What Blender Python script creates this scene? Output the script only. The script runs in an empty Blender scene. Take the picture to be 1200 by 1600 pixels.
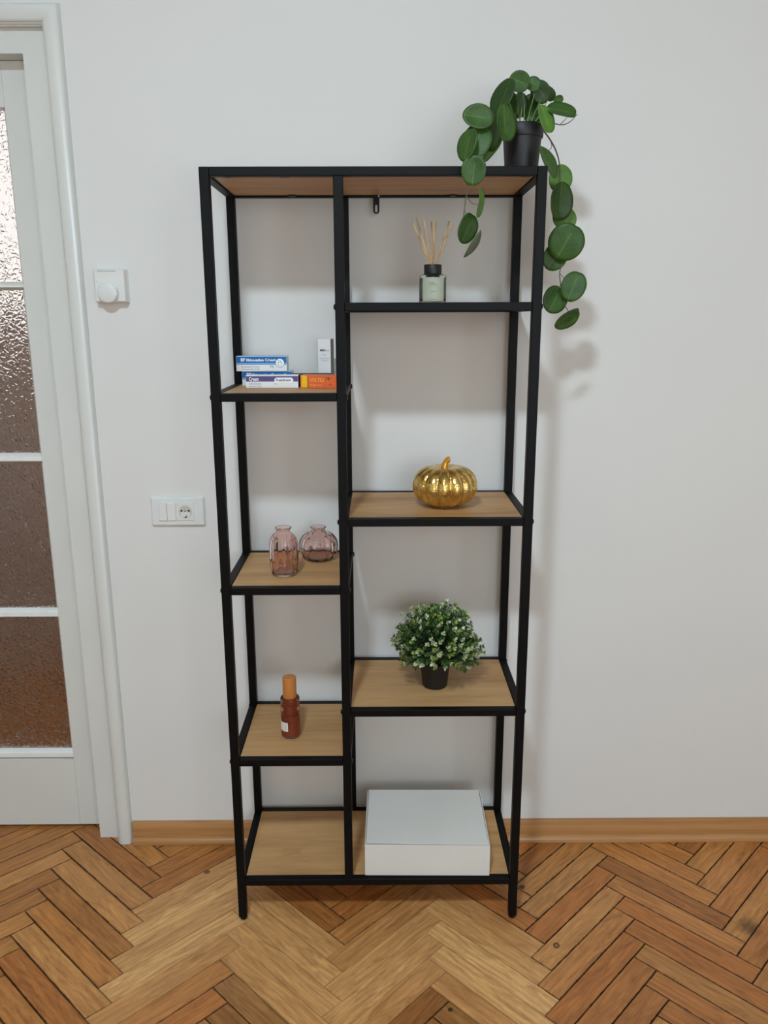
import bpy, bmesh, math, random
from mathutils import Vector, Matrix, noise

random.seed(7)
PI = math.pi
SC = bpy.context.scene
COL = SC.collection

# ------------------------------------------------------------------ camera
F_PX, PITCH, YAW, ROLL = 1238.83, 0.236857, -0.0038376, -0.0033806
cam_data = bpy.data.cameras.new('camera')
cam_data.sensor_fit = 'HORIZONTAL'
cam_data.sensor_width = 36.0
cam_data.lens = F_PX * 36.0 / 1200.0
cam_data.clip_start = 0.02
cam = bpy.data.objects.new('camera', cam_data)
COL.objects.link(cam)
R0 = Vector((math.cos(YAW), math.sin(YAW), 0))
F0 = Vector((-math.sin(YAW), math.cos(YAW), 0))
FW = F0 * math.cos(PITCH) - Vector((0, 0, 1)) * math.sin(PITCH)
UP = F0 * math.sin(PITCH) + Vector((0, 0, 1)) * math.cos(PITCH)
RR = R0 * math.cos(ROLL) + UP * math.sin(ROLL)
UU = UP * math.cos(ROLL) - R0 * math.sin(ROLL)
m = Matrix.Identity(4)
for i in range(3):
    m[i][0], m[i][1], m[i][2] = RR[i], UU[i], -FW[i]
m.translation = Vector((0.012744, -1.704326, 1.472017))
cam.matrix_world = m
SC.camera = cam

# ------------------------------------------------------------------ light, world, exposure
SC.view_settings.view_transform = 'Standard'
SC.view_settings.look = 'None'
SC.view_settings.gamma = 1.0
SC.view_settings.use_curve_mapping = False
SC.view_settings.exposure = 0.10
LAMP_POS = (-0.37, -1.92, 3.00)      # round flush panel, shines downwards
LAMP_RADIUS = 0.135
LAMP_STRENGTH = 292.0
LAMP_COLOR = (0.775, 0.945, 1.08)
FILL_WATTS = 30.0
FILL_COLOR = (0.88, 0.97, 1.03)
HALL_WINDOW = 1.1
HALL_FILL_WATTS = 12.0
world = bpy.data.worlds.new('sky')
SC.world = world
world.use_nodes = True
world.node_tree.nodes['Background'].inputs[0].default_value = (0.75, 0.85, 1.0, 1)
world.node_tree.nodes['Background'].inputs[1].default_value = 1.0
wl = bpy.data.lights.new('fill_light', 'AREA')
wl.shape = 'RECTANGLE'; wl.size = 1.5; wl.size_y = 1.3
wl.energy = FILL_WATTS; wl.color = FILL_COLOR
wlo = bpy.data.objects.new('fill_light', wl)
COL.objects.link(wlo)
wlo.location = (0.95, -3.44, 1.60)
wlo.rotation_euler = (PI / 2, 0, 0)      # unseen fill added to lift the right side; shines towards +y, into the room

# ------------------------------------------------------------------ materials
def srgb(r, g, b):
    f = lambda c: (c / 255 / 12.92) if c <= 10 else ((c / 255 + 0.055) / 1.055) ** 2.4
    return (f(r), f(g), f(b), 1.0)

class NT:
    def __init__(s, name):
        s.m = bpy.data.materials.new(name); s.m.use_nodes = True
        s.t = s.m.node_tree; s.n = s.t.nodes
        s.b = s.n['Principled BSDF']; s.out = s.n['Material Output']
    def node(s, typ, **kw):
        n = s.n.new(typ)
        for k, v in kw.items():
            if k in n.bl_rna.properties.keys(): setattr(n, k, v)
        return n
    def link(s, a, b): s.t.links.new(a, b)
    def inp(s, n, k, v):
        if hasattr(v, 'is_linked') or isinstance(v, bpy.types.NodeSocket): s.link(v, n.inputs[k])
        else: n.inputs[k].default_value = v
    def math(s, op, a, b=0.0, c=None, clamp=False):
        n = s.n.new('ShaderNodeMath'); n.operation = op; n.use_clamp = clamp
        s.inp(n, 0, a); s.inp(n, 1, b)
        if c is not None: s.inp(n, 2, c)
        return n.outputs[0]
    def noise(s, vec, scale, detail=4, rough=0.55, dist=0.0):
        n = s.n.new('ShaderNodeTexNoise')
        if vec is not None: s.link(vec, n.inputs['Vector'])
        n.inputs['Scale'].default_value = scale; n.inputs['Detail'].default_value = detail
        n.inputs['Roughness'].default_value = rough; n.inputs['Distortion'].default_value = dist
        return n.outputs['Fac']
    def mapping(s, vec, scale=(1, 1, 1), loc=(0, 0, 0)):
        n = s.n.new('ShaderNodeMapping'); s.link(vec, n.inputs['Vector'])
        n.inputs['Scale'].default_value = scale; n.inputs['Location'].default_value = loc
        return n.outputs[0]
    def ramp(s, fac, stops):
        n = s.n.new('ShaderNodeValToRGB'); s.link(fac, n.inputs[0])
        el = n.color_ramp.elements
        while len(el) < len(stops): el.new(0.5)
        for e, (p, c) in zip(el, stops): e.position = p; e.color = c if len(c) == 4 else (*c, 1)
        return n.outputs['Color']
    def mix(s, fac, a, b, mode='MIX'):
        n = s.n.new('ShaderNodeMix'); n.data_type = 'RGBA'; n.blend_type = mode
        s.inp(n, 0, fac); s.inp(n, 6, a); s.inp(n, 7, b)
        return n.outputs[2]
    def coord(s, k='Object'):
        return s.n.new('ShaderNodeTexCoord').outputs[k]
    def bump(s, h, strength=0.3, dist=0.001):
        n = s.n.new('ShaderNodeBump'); s.link(h, n.inputs['Height'])
        n.inputs['Strength'].default_value = strength; n.inputs['Distance'].default_value = dist
        s.link(n.outputs[0], s.b.inputs['Normal']); return n.outputs[0]

def plain(name, col, rough=0.5, metal=0.0, vary=0.04, scale=30, bump=0.0, bscale=200, **kw):
    t = NT(name)
    co = t.coord()
    f = t.noise(co, scale)
    d = tuple(max(0, c * (1 - vary * 2)) for c in col[:3]) + (1,)
    l = tuple(min(1, c * (1 + vary * 2)) for c in col[:3]) + (1,)
    t.link(t.ramp(f, [(0.3, d), (0.7, l)]), t.b.inputs['Base Color'])
    t.b.inputs['Roughness'].default_value = rough
    t.b.inputs['Metallic'].default_value = metal
    for k, v in kw.items():
        t.b.inputs[k.replace('_', ' ')].default_value = v
    if bump:
        t.bump(t.noise(co, bscale, 3), bump, 0.001)
    return t.m

def wood(name, base, dark, light, axis_scale=(1.2, 16, 16), rough=0.5, fig=0.5, seed=0.0):
    t = NT(name)
    co = t.coord()
    oi = t.node('ShaderNodeObjectInfo')
    add = t.node('ShaderNodeVectorMath'); add.operation = 'ADD'
    cmb = t.node('ShaderNodeCombineXYZ')
    t.link(t.math('MULTIPLY', oi.outputs['Random'], 9.0), cmb.inputs[0])
    t.link(t.math('MULTIPLY', oi.outputs['Random'], 23.0), cmb.inputs[1])
    cmb.inputs[2].default_value = seed
    t.link(co, add.inputs[0]); t.link(cmb.outputs[0], add.inputs[1])
    v = add.outputs[0]
    big = t.noise(t.mapping(v, tuple(a * 1.0 for a in axis_scale)), 1.0, 5, 0.6, 0.8)
    fine = t.noise(t.mapping(v, tuple(a * 5.0 if i else a * 2.5 for i, a in enumerate(axis_scale))), 1.0, 6, 0.7, 0.2)
    c1 = t.ramp(big, [(0.30, dark), (0.48, base), (0.72, light)])
    c2 = t.ramp(fine, [(0.35, (0.72, 0.66, 0.6, 1)), (0.6, (1, 1, 1, 1))])
    c = t.mix(fig, c1, c2, 'MULTIPLY')
    streak = t.noise(t.mapping(v, tuple(a * (1.5 if i else 2.4) for i, a in enumerate(axis_scale)), (3.1, 7.7, 1.3)), 1.0, 3, 0.6, 1.2)
    c = t.mix(t.ramp(streak, [(0.62, (0, 0, 0, 1)), (0.74, (0.55, 0.55, 0.55, 1))]), c, dark, 'MIX')
    t.link(c, t.b.inputs['Base Color'])
    t.b.inputs['Roughness'].default_value = rough
    t.bump(fine, 0.12, 0.0006)
    return t.m

M = {}
M['wall'] = plain('wall_paint', srgb(218, 218, 215), 0.72, vary=0.008, scale=1.5, bump=0.06, bscale=160)
M['wall_warm'] = plain('warm_white_wall_paint', srgb(228, 218, 206), 0.8, vary=0.01, scale=1.5)
M['ceiling'] = plain('ceiling_paint', srgb(206, 206, 204), 0.9, vary=0.008, scale=2)
M['white_gloss'] = plain('white_gloss_paint', srgb(212, 214, 209), 0.36, vary=0.012, scale=5, bump=0.10, bscale=28)
M['white_bar'] = plain('white_glazing_bar_paint', srgb(232, 234, 231), 0.3, vary=0.015, scale=12, bump=0.15, bscale=60)
M['black_metal'] = plain('black_powder_coated_steel', srgb(5, 6, 7), 0.5, vary=0.1, scale=60, bump=0.15, bscale=900, Specular_IOR_Level=0.16)
M['black_screw'] = plain('black_screw_steel', srgb(14, 14, 15), 0.3, 0.6)
M['board'] = wood('oak_board', srgb(190, 148, 98), srgb(164, 121, 74), srgb(204, 162, 110), (2.0, 13, 13), 0.5, 0.34)
M['baseboard'] = wood('varnished_baseboard', srgb(178, 130, 80), srgb(156, 108, 62), srgb(192, 144, 94), (0.8, 6, 30), 0.35, 0.4)
M['subfloor'] = plain('dark_subfloor', srgb(48, 28, 14), 0.8)
M['plastic_white'] = plain('white_plastic', srgb(222, 222, 218), 0.35, vary=0.01)
M['plastic_warm'] = plain('ivory_plastic', srgb(218, 221, 219), 0.3, vary=0.01)
M['plastic_grey'] = plain('grey_plastic', srgb(196, 197, 195), 0.4, vary=0.01)
M['socket_dark'] = plain('socket_recess_plastic', srgb(196, 194, 182), 0.45)
M['dark_hole'] = plain('dark_hole', srgb(20, 20, 20), 0.7)
M['black_pot'] = plain('black_plastic_pot', srgb(15, 15, 17), 0.5, vary=0.1, bump=0.05)
M['soil'] = plain('dark_soil', srgb(40, 32, 24), 0.95, vary=0.3, scale=200, bump=0.8, bscale=300)
M['card_white'] = plain('white_corrugated_card', srgb(214, 214, 208), 0.62, vary=0.012, scale=8, bump=0.05, bscale=60)
M['card_edge'] = plain('card_cut_edge', srgb(170, 172, 168), 0.8)
M['carton_white'] = plain('white_carton', srgb(226, 228, 228), 0.45, vary=0.01)
M['carton_blue'] = plain('blue_print', srgb(0, 98, 166), 0.4, vary=0.03)
M['carton_cyan'] = plain('pale_blue_print', srgb(110, 175, 225), 0.4, vary=0.02)
M['carton_purple'] = plain('purple_print', srgb(84, 70, 124), 0.4, vary=0.03)
M['carton_yellow'] = plain('yellow_print', srgb(232, 190, 30), 0.4, vary=0.06, scale=200)
M['carton_orange'] = plain('orange_print', srgb(226, 104, 50), 0.4, vary=0.10, scale=260)
M['carton_brown'] = plain('brown_print', srgb(74, 58, 52), 0.5)
M['carton_dark'] = plain('dark_card', srgb(40, 28, 38), 0.5)
M['carton_grey'] = plain('carton_side_grey', srgb(140, 142, 140), 0.45)
M['ink'] = plain('dark_ink', srgb(60, 62, 66), 0.6)
M['ink_grey'] = plain('grey_ink', srgb(140, 146, 146), 0.6)
M['ink_white'] = plain('white_ink', srgb(235, 238, 240), 0.5)
M['ink_yellow'] = plain('yellow_ink', srgb(240, 190, 90), 0.5)
M['ink_green'] = plain('green_grey_ink', srgb(52, 72, 60), 0.6)
M['label_sage'] = plain('sage_label_paper', srgb(166, 174, 156), 0.5, vary=0.03)
M['label_white'] = plain('white_label_paper', srgb(228, 224, 218), 0.5)
M['oil'] = plain('perfume_oil', srgb(104, 108, 88), 0.2)
M['cap_wood'] = wood('cap_wood', srgb(190, 120, 58), srgb(172, 104, 46), srgb(200, 132, 68), (30, 30, 4), 0.5, 0.25)
M['reed'] = wood('reed_cane', srgb(206, 172, 124), srgb(160, 122, 80), srgb(226, 198, 152), (60, 60, 4), 0.7, 0.5)
M['taupe'] = plain('taupe_wall_paint', srgb(176, 158, 146), 0.85, vary=0.02)
M['stem_green'] = plain('green_stem', srgb(120, 150, 72), 0.5, vary=0.1)
M['stem_brown'] = plain('brown_green_stem', srgb(92, 84, 66), 0.55, vary=0.12)

def glass(name, col, rough=0.0, ior=1.45):
    t = NT(name)
    t.b.inputs['Base Color'].default_value = col
    t.b.inputs['Roughness'].default_value = rough
    t.b.inputs['Transmission Weight'].default_value = 1.0
    t.b.inputs['IOR'].default_value = ior
    t.bump(t.noise(t.coord(), 45, 2), 0.12, 0.002)
    return t.m
M['pink_glass'] = glass('pink_glass', (1.0, 0.815, 0.775, 1), 0.0, 1.42)
M['clear_glass'] = glass('clear_bottle_glass', (0.90, 0.93, 0.89, 1), 0.0, 1.4)
M['amber_glass'] = glass('red_brown_glass', (0.93, 0.66, 0.56, 1), 0.0, 1.35)
M['amber_liquid'] = plain('red_brown_liquid', srgb(146, 76, 52), 0.25, vary=0.05)

def hammered():
    t = NT('hammered_door_glass')
    co = t.coord()
    warp = t.noise(co, 30, 2)
    mp = t.node('ShaderNodeVectorMath'); mp.operation = 'MULTIPLY_ADD'
    cmb = t.node('ShaderNodeCombineXYZ')
    t.link(warp, cmb.inputs[0]); t.link(warp, cmb.inputs[2])
    mp.inputs[1].default_value = (0.02, 0.02, 0.02)
    t.link(cmb.outputs[0], mp.inputs[0]); t.link(co, mp.inputs[2])
    v = t.node('ShaderNodeTexVoronoi'); v.feature = 'DISTANCE_TO_EDGE'
    v.inputs['Scale'].default_value = 78
    t.link(mp.outputs[0], v.inputs['Vector'])
    mr = t.node('ShaderNodeMapRange'); mr.interpolation_type = 'SMOOTHSTEP'
    t.link(v.outputs['Distance'], mr.inputs[0]); mr.inputs[2].default_value = 0.26
    t.bump(t.math('ADD', mr.outputs[0], t.math('MULTIPLY', t.noise(co, 45, 1), 0.35)), 0.5, 0.0026)
    t.b.inputs['Base Color'].default_value = (0.90, 0.86, 0.84, 1)
    t.b.inputs['Roughness'].default_value = 0.03
    t.b.inputs['Transmission Weight'].default_value = 1.0
    t.b.inputs['IOR'].default_value = 1.5
    return t.m
M['door_glass'] = hammered()

def gold():
    t = NT('gold_mercury_glass')
    co = t.coord()
    f = t.noise(co, 60, 5, 0.7)
    t.link(t.ramp(f, [(0.30, srgb(176, 134, 66)), (0.52, srgb(222, 188, 108)), (0.75, srgb(246, 226, 160))]), t.b.inputs['Base Color'])
    t.b.inputs['Metallic'].default_value = 0.92
    t.link(t.math('MULTIPLY_ADD', t.noise(co, 150, 4), 0.28, 0.02), t.b.inputs['Roughness'])
    v = t.node('ShaderNodeTexVoronoi'); v.feature = 'DISTANCE_TO_EDGE'; v.inputs['Scale'].default_value = 190
    t.link(co, v.inputs['Vector'])
    h = t.math('ADD', t.math('MULTIPLY', v.outputs['Distance'], 0.6), t.math('MULTIPLY', t.noise(co, 90, 3), 1.2))
    t.bump(h, 0.6, 0.0016)
    return t.m
M['gold'] = gold()
M['amber_stem'] = plain('amber_glass_stem', srgb(206, 146, 48), 0.12, 0.4, vary=0.1)

def leafmat(name, a, b, vein, under=None):
    t = NT(name)
    uv = t.node('ShaderNodeUVMap'); uv.uv_map = 'UVMap'
    sep = t.node('ShaderNodeSeparateXYZ'); t.link(uv.outputs[0], sep.inputs[0])
    co = t.coord()
    c = t.ramp(t.noise(co, 45, 4), [(0.3, a), (0.7, b)])
    # midrib and side veins from the leaf's own coordinates (x along, y across)
    ay = t.math('ABSOLUTE', sep.outputs[1])
    mid = t.math('LESS_THAN', ay, 0.035)
    w = t.math('ADD', t.math('MULTIPLY', sep.outputs[0], 3.2), t.math('MULTIPLY', ay, -2.6))
    fr = t.math('FRACT', w)
    side = t.math('LESS_THAN', t.math('ABSOLUTE', t.math('SUBTRACT', fr, 0.5)), 0.045)
    lim = t.math('LESS_THAN', ay, 0.62)
    vv = t.math('MAXIMUM', t.math('MULTIPLY', mid, 0.75), t.math('MULTIPLY', t.math('MULTIPLY', side, lim), 0.3))
    vv = t.math('MULTIPLY', vv, t.math('LESS_THAN', sep.outputs[0], 0.5))
    col = t.mix(vv, c, vein)
    t.link(col, t.b.inputs['Base Color'])
    t.b.inputs['Roughness'].default_value = 0.5
    tr = t.node('ShaderNodeBsdfTranslucent'); t.link(col, tr.inputs[0])
    mx = t.node('ShaderNodeMixShader'); mx.inputs[0].default_value = 0.22
    t.link(t.b.outputs[0], mx.inputs[1]); t.link(tr.outputs[0], mx.inputs[2])
    t.link(mx.outputs[0], t.out.inputs[0])
    return t.m
M['leaf0'] = leafmat('leaf_dark', srgb(34, 64, 20), srgb(52, 86, 26), srgb(82, 112, 50))
M['leaf1'] = leafmat('leaf_mid', srgb(46, 82, 26), srgb(66, 104, 34), srgb(98, 130, 62))
M['leaf2'] = leafmat('leaf_light', srgb(82, 126, 46), srgb(106, 148, 58), srgb(140, 168, 92))  # lighter green, with the glow of backlit leaves painted into the colour
M['leaf3'] = leafmat('leaf_under', srgb(98, 106, 84), srgb(120, 128, 100), srgb(140, 144, 120))
for nm, c1 in (('sprig_dark', (34, 62, 30)), ('sprig_mid', (74, 110, 52)), ('sprig_yellow', (142, 162, 78)), ('sprig_pale', (196, 210, 166))):
    M[nm] = plain(nm, srgb(*c1), 0.5, vary=0.15, scale=120)

PW = 0.0577          # plank width
PL = 6 * PW          # plank length
def plankmat():
    t = NT('oak_parquet')
    uv = t.node('ShaderNodeUVMap'); uv.uv_map = 'UVMap'
    ed = t.node('ShaderNodeUVMap'); ed.uv_map = 'edge'
    at = t.node('ShaderNodeAttribute'); at.attribute_name = 'tint'
    v = uv.outputs[0]
    big = t.noise(t.mapping(v, (5.5, 30, 1)), 1.0, 4, 0.58, 2.6)
    fine = t.noise(t.mapping(v, (16, 330, 1)), 1.0, 5, 0.7, 0.3)
    pores = t.noise(t.mapping(v, (45, 900, 1)), 1.0, 2, 0.6)
    band = t.node('ShaderNodeTexWave'); band.bands_direction = 'Y'; band.wave_type = 'BANDS'
    t.link(t.mapping(v, (2.2, 20, 1)), band.inputs['Vector'])
    band.inputs['Scale'].default_value = 1.0; band.inputs['Distortion'].default_value = 7.0
    band.inputs['Detail'].default_value = 3; band.inputs['Detail Scale'].default_value = 1.4
    c = t.ramp(big, [(0.26, (0.56, 0.47, 0.38, 1)), (0.48, (0.90, 0.87, 0.83, 1)), (0.72, (1.24, 1.24, 1.20, 1))])
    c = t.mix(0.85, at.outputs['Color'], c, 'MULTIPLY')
    c = t.mix(0.30, c, t.ramp(band.outputs['Fac'], [(0.0, (0.70, 0.60, 0.50, 1)), (0.45, (1, 1, 1, 1)), (1.0, (1.06, 1.06, 1.04, 1))]), 'MULTIPLY')
    c = t.mix(0.42, c, t.ramp(fine, [(0.34, (0.55, 0.46, 0.38, 1)), (0.58, (1.03, 1.03, 1.02, 1))]), 'MULTIPLY')
    c = t.mix(0.35, c, t.ramp(pores, [(0.32, (0.5, 0.42, 0.34, 1)), (0.45, (1, 1, 1, 1))]), 'MULTIPLY')
    # knots and burns that belong to the wood
    geo = t.node('ShaderNodeNewGeometry')
    for (kx, ky, r0, r1, st) in ((0.433, -0.086, 0.004, 0.0085, 0.92), (0.925, -0.03, 0.0, 0.034, 0.62), (0.385, 0.118, 0.0, 0.008, 0.8),
                                 (0.1602, -0.268, 0.0, 0.005, 0.9), (-0.47, 0.185, 0.0, 0.008, 0.7)):
        d = t.node('ShaderNodeVectorMath'); d.operation = 'DISTANCE'
        t.link(geo.outputs['Position'], d.inputs[0]); d.inputs[1].default_value = (kx, ky, 0)
        dd = t.math('ADD', d.outputs['Value'], t.math('MULTIPLY', t.math('SUBTRACT', t.noise(geo.outputs['Position'], 90, 2), 0.5), r1 * 0.8))
        mr = t.node('ShaderNodeMapRange'); mr.interpolation_type = 'SMOOTHSTEP'
        t.link(dd, mr.inputs[0]); mr.inputs[1].default_value = r1 * (1.25 if r1 < .02 else 1.3); mr.inputs[2].default_value = r1 * (0.8 if r1 < .02 else 0.2)
        f = mr.outputs[0]
        if r0 > 0:
            m2 = t.node('ShaderNodeMapRange'); m2.interpolation_type = 'SMOOTHSTEP'
            t.link(dd, m2.inputs[0]); m2.inputs[1].default_value = r0 * 0.8; m2.inputs[2].default_value = r0 * 1.3
            f = t.math('MULTIPLY', f, t.math('MAXIMUM', m2.outputs[0], 0.35))
        c = t.mix(t.math('MULTIPLY', f, st), c, srgb(26, 16, 12))
    # grime worn into the joints
    se = t.node('ShaderNodeSeparateXYZ'); t.link(ed.outputs[0], se.inputs[0])
    a = t.math('MINIMUM', se.outputs[0], t.math('SUBTRACT', PL, se.outputs[0]))
    b = t.math('MINIMUM', se.outputs[1], t.math('SUBTRACT', PW, se.outputs[1]))
    dmin = t.math('MINIMUM', a, b)
    dmin = t.math('ADD', dmin, t.math('MULTIPLY', t.math('SUBTRACT', t.noise(v, 60, 3), 0.5), 0.005))
    mr = t.node('ShaderNodeMapRange'); mr.interpolation_type = 'SMOOTHSTEP'
    t.link(dmin, mr.inputs[0]); mr.inputs[1].default_value = 0.0036; mr.inputs[2].default_value = 0.0
    mr.inputs[3].default_value = 0.0; mr.inputs[4].default_value = 1.0
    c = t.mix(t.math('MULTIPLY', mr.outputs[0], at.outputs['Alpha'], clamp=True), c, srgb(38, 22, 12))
    t.link(c, t.b.inputs['Base Color'])
    t.link(t.math('MULTIPLY_ADD', big, 0.22, 0.30), t.b.inputs['Roughness'])
    t.b.inputs['Specular IOR Level'].default_value = 0.42
    t.bump(t.math('ADD', fine, pores), 0.16, 0.0007)
    return t.m
M['plank'] = plankmat()

def emit(name, col, s):
    t = NT(name)
    e = t.node('ShaderNodeEmission'); e.inputs[0].default_value = (*col, 1); e.inputs[1].default_value = s
    t.link(e.outputs[0], t.out.inputs[0]); return t.m
M['bulb'] = emit('lit_bulb', LAMP_COLOR, LAMP_STRENGTH)
M['hall_light'] = emit('bright_frosted_window', (1.0, 0.985, 0.97), HALL_WINDOW)

# ------------------------------------------------------------------ mesh helpers
def finish(name, bm, mat, parent=None, smooth=False, bevel=0.0, seg=2, angle=40):
    me = bpy.data.meshes.new(name)
    bmesh.ops.recalc_face_normals(bm, faces=bm.faces)
    bm.to_mesh(me); bm.free()
    mats = mat if isinstance(mat, (list, tuple)) else [mat]
    for mm in mats: me.materials.append(mm)
    o = bpy.data.objects.new(name, me)
    COL.objects.link(o)
    if smooth:
        for p in me.polygons: p.use_smooth = True
        if smooth == 'auto': me.set_sharp_from_angle(angle=math.radians(angle))
    if bevel:
        b = o.modifiers.new('bevel', 'BEVEL'); b.width = bevel; b.segments = seg; b.limit_method = 'ANGLE'
        b.angle_limit = math.radians(50)
        for p in me.polygons: p.use_smooth = True
        me.set_sharp_from_angle(angle=math.radians(60))
        b.harden_normals = True
    if parent is not None: o.parent = parent
    return o

def abox(bm, x0, x1, y0, y1, z0, z1, mi=0):
    vs = [bm.verts.new(p) for p in ((x0, y0, z0), (x1, y0, z0), (x1, y1, z0), (x0, y1, z0), (x0, y0, z1), (x1, y0, z1), (x1, y1, z1), (x0, y1, z1))]
    for f in ((0, 3, 2, 1), (4, 5, 6, 7), (0, 1, 5, 4), (1, 2, 6, 5), (2, 3, 7, 6), (3, 0, 4, 7)):
        fa = bm.faces.new([vs[i] for i in f]); fa.material_index = mi
    return bm

def box(name, x0, x1, y0, y1, z0, z1, mat, parent=None, bevel=0.0, seg=2):
    return finish(name, abox(bmesh.new(), x0, x1, y0, y1, z0, z1), mat, parent, bevel=bevel, seg=seg)

def lathe_bm(prof, seg=48, rib=None, c=(0, 0, 0), bm=None, close=True):
    """prof: [(r,z)] bottom to top; rib(theta, i) scales the radius."""
    bm = bm or bmesh.new(); rings = []
    for i, (r, z) in enumerate(prof):
        ring = []
        for k in range(seg):
            th = 2 * PI * k / seg
            rr = r * (rib(th, i) if rib else 1.0)
            ring.append(bm.verts.new((c[0] + rr * math.cos(th), c[1] + rr * math.sin(th), c[2] + z)))
        rings.append(ring)
    for a, b in zip(rings, rings[1:]):
        for k in range(seg):
            bm.faces.new((a[k], a[(k + 1) % seg], b[(k + 1) % seg], b[k]))
    if close:
        bm.faces.new(rings[0][::-1]); bm.faces.new(rings[-1])
    return bm

def tube_bm(pts, r, seg=8, bm=None, taper=1.0):
    bm = bm or bmesh.new()
    P = [Vector(p) for p in pts]; rings = []
    n = len(P)
    prev = None
    for i in range(n):
        d = (P[min(i + 1, n - 1)] - P[max(i - 1, 0)]).normalized()
        ref = prev if prev is not None else (Vector((0, 0, 1)) if abs(d.z) < 0.9 else Vector((1, 0, 0)))
        u = (ref - d * ref.dot(d)).normalized(); w = d.cross(u); prev = u
        rr = (r(i / max(1, n - 1)) if callable(r) else r * (1 + (taper - 1) * i / max(1, n - 1)))
        rings.append([bm.verts.new(P[i] + (u * math.cos(2 * PI * k / seg) + w * math.sin(2 * PI * k / seg)) * rr) for k in range(seg)])
    for a, b in zip(rings, rings[1:]):
        for k in range(seg):
            bm.faces.new((a[k], a[(k + 1) % seg], b[(k + 1) % seg], b[k]))
    bm.faces.new(rings[0][::-1]); bm.faces.new(rings[-1])
    return bm

def smooth_path(pts, n=5):
    P = [Vector(p) for p in pts]; out = []
    for i in range(len(P) - 1):
        p0 = P[max(i - 1, 0)]; p1 = P[i]; p2 = P[i + 1]; p3 = P[min(i + 2, len(P) - 1)]
        for k in range(n):
            t = k / n
            out.append(0.5 * ((2 * p1) + (p2 - p0) * t + (2 * p0 - 5 * p1 + 4 * p2 - p3) * t * t + (-p0 + 3 * p1 - 3 * p2 + p3) * t ** 3))
    out.append(P[-1]); return out

def empty(name, loc=(0, 0, 0), rotz=0.0):
    o = bpy.data.objects.new(name, None); o.empty_display_size = 0.05
    o.location = loc; o.rotation_euler = (0, 0, rotz)
    COL.objects.link(o); return o

def tag(o, label, cat, group=None, kind=None):
    o['label'] = label; o['category'] = cat
    if group: o['group'] = group
    if kind: o['kind'] = kind
    return o

def struct(o, label=None):
    o['kind'] = 'structure'
    if label: o['label'] = label
    return o

def text(name, s, size, x, y, z, mat, parent, width=None, rot=None, bold=0.0):
    """flat lettering printed on a face that looks towards -y"""
    cu = bpy.data.curves.new(name, 'FONT'); cu.body = s; cu.size = size; cu.offset = bold; cu.resolution_u = 2
    to = bpy.data.objects.new(name + '_src', cu)
    me = bpy.data.meshes.new_from_object(to)
    bpy.data.objects.remove(to)
    xs = [v.co.x for v in me.vertices]; ys = [v.co.y for v in me.vertices]
    w = max(xs) - min(xs); k = (width / w) if width else 1.0
    mx = min(xs)
    R = rot or Matrix.Identity(3)
    for v in me.vertices:
        p = R @ Vector(((v.co.x - mx) * k, 0, v.co.y))
        v.co = (x + p.x, y + p.y, z + p.z)
    me.materials.clear(); me.materials.append(mat)
    me.name = name
    o = bpy.data.objects.new(name, me); COL.objects.link(o)
    if parent: o.parent = parent
    return o

# ------------------------------------------------------------------ room shell
WY = 0.323                       # face of the back wall
XL, XR, YF, ZC = -2.45, 2.25, -3.50, 3.06
DX0, DX1, DZ = -1.68, -0.757, 2.13   # rough opening of the door

def wall_with_hole(name, x0, x1, y0, y1, z1, hx0, hx1, hz0, hz1, mat):
    bm = bmesh.new()
    xs = [x0, hx0, hx1, x1]; zs = [0, hz0, hz1, z1]
    for i in range(3):
        for j in range(3):
            if (i == 1 and j == 1) or zs[j + 1] - zs[j] < 1e-6: continue
            abox(bm, xs[i], xs[i + 1], y0, y1, zs[j], zs[j + 1])
    bmesh.ops.remove_doubles(bm, verts=bm.verts, dist=1e-5)
    # drop the faces between neighbouring blocks
    seen = {}
    for f in bm.faces:
        k = tuple(round(c, 4) for c in f.calc_center_median()); seen.setdefault(k, []).append(f)
    bmesh.ops.delete(bm, geom=[f for l in seen.values() if len(l) > 1 for f in l], context='FACES_ONLY')
    return finish(name, bm, mat)

struct(wall_with_hole('wall_back', XL - .12, XR + .12, WY, WY + .15, ZC, DX0, DX1, 0.0, DZ, M['wall']), 'matt white painted wall behind the black shelving unit')
struct(box('wall_left', XL - .12, XL, YF - .12, WY, 0, ZC, M['wall_warm']), 'white side wall left of the door, outside the picture')
struct(box('wall_right', XR, XR + .12, YF - .12, WY, 0, ZC, M['wall_warm']), 'white side wall at the right, outside the picture')
struct(wall_with_hole('wall_front', XL, XR, YF - .12, YF, ZC, 0.20, 1.70, 0.95, 2.25, M['wall_warm']), 'white wall with an added window, behind the viewpoint')
struct(box('ceiling', XL - .12, XR + .12, YF - .12, WY + .15, ZC, ZC + .1, M['ceiling']), 'white ceiling')
# window behind the viewpoint, added for the fill light: frame, centre post, panes
w1 = struct(empty('added_window_1', (.95, YF - .06, .95)), 'added white framed window for the fill light, behind the viewpoint')
for a in ((-.75, -.69, 0, 1.30), (.69, .75, 0, 1.30), (-.69, .69, 0, .06), (-.69, .69, 1.24, 1.30), (-.03, .03, .06, 1.24)):
    box('window_frame', a[0], a[1], -.03, .03, a[2], a[3], M['white_gloss'], w1, bevel=.004)
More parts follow.
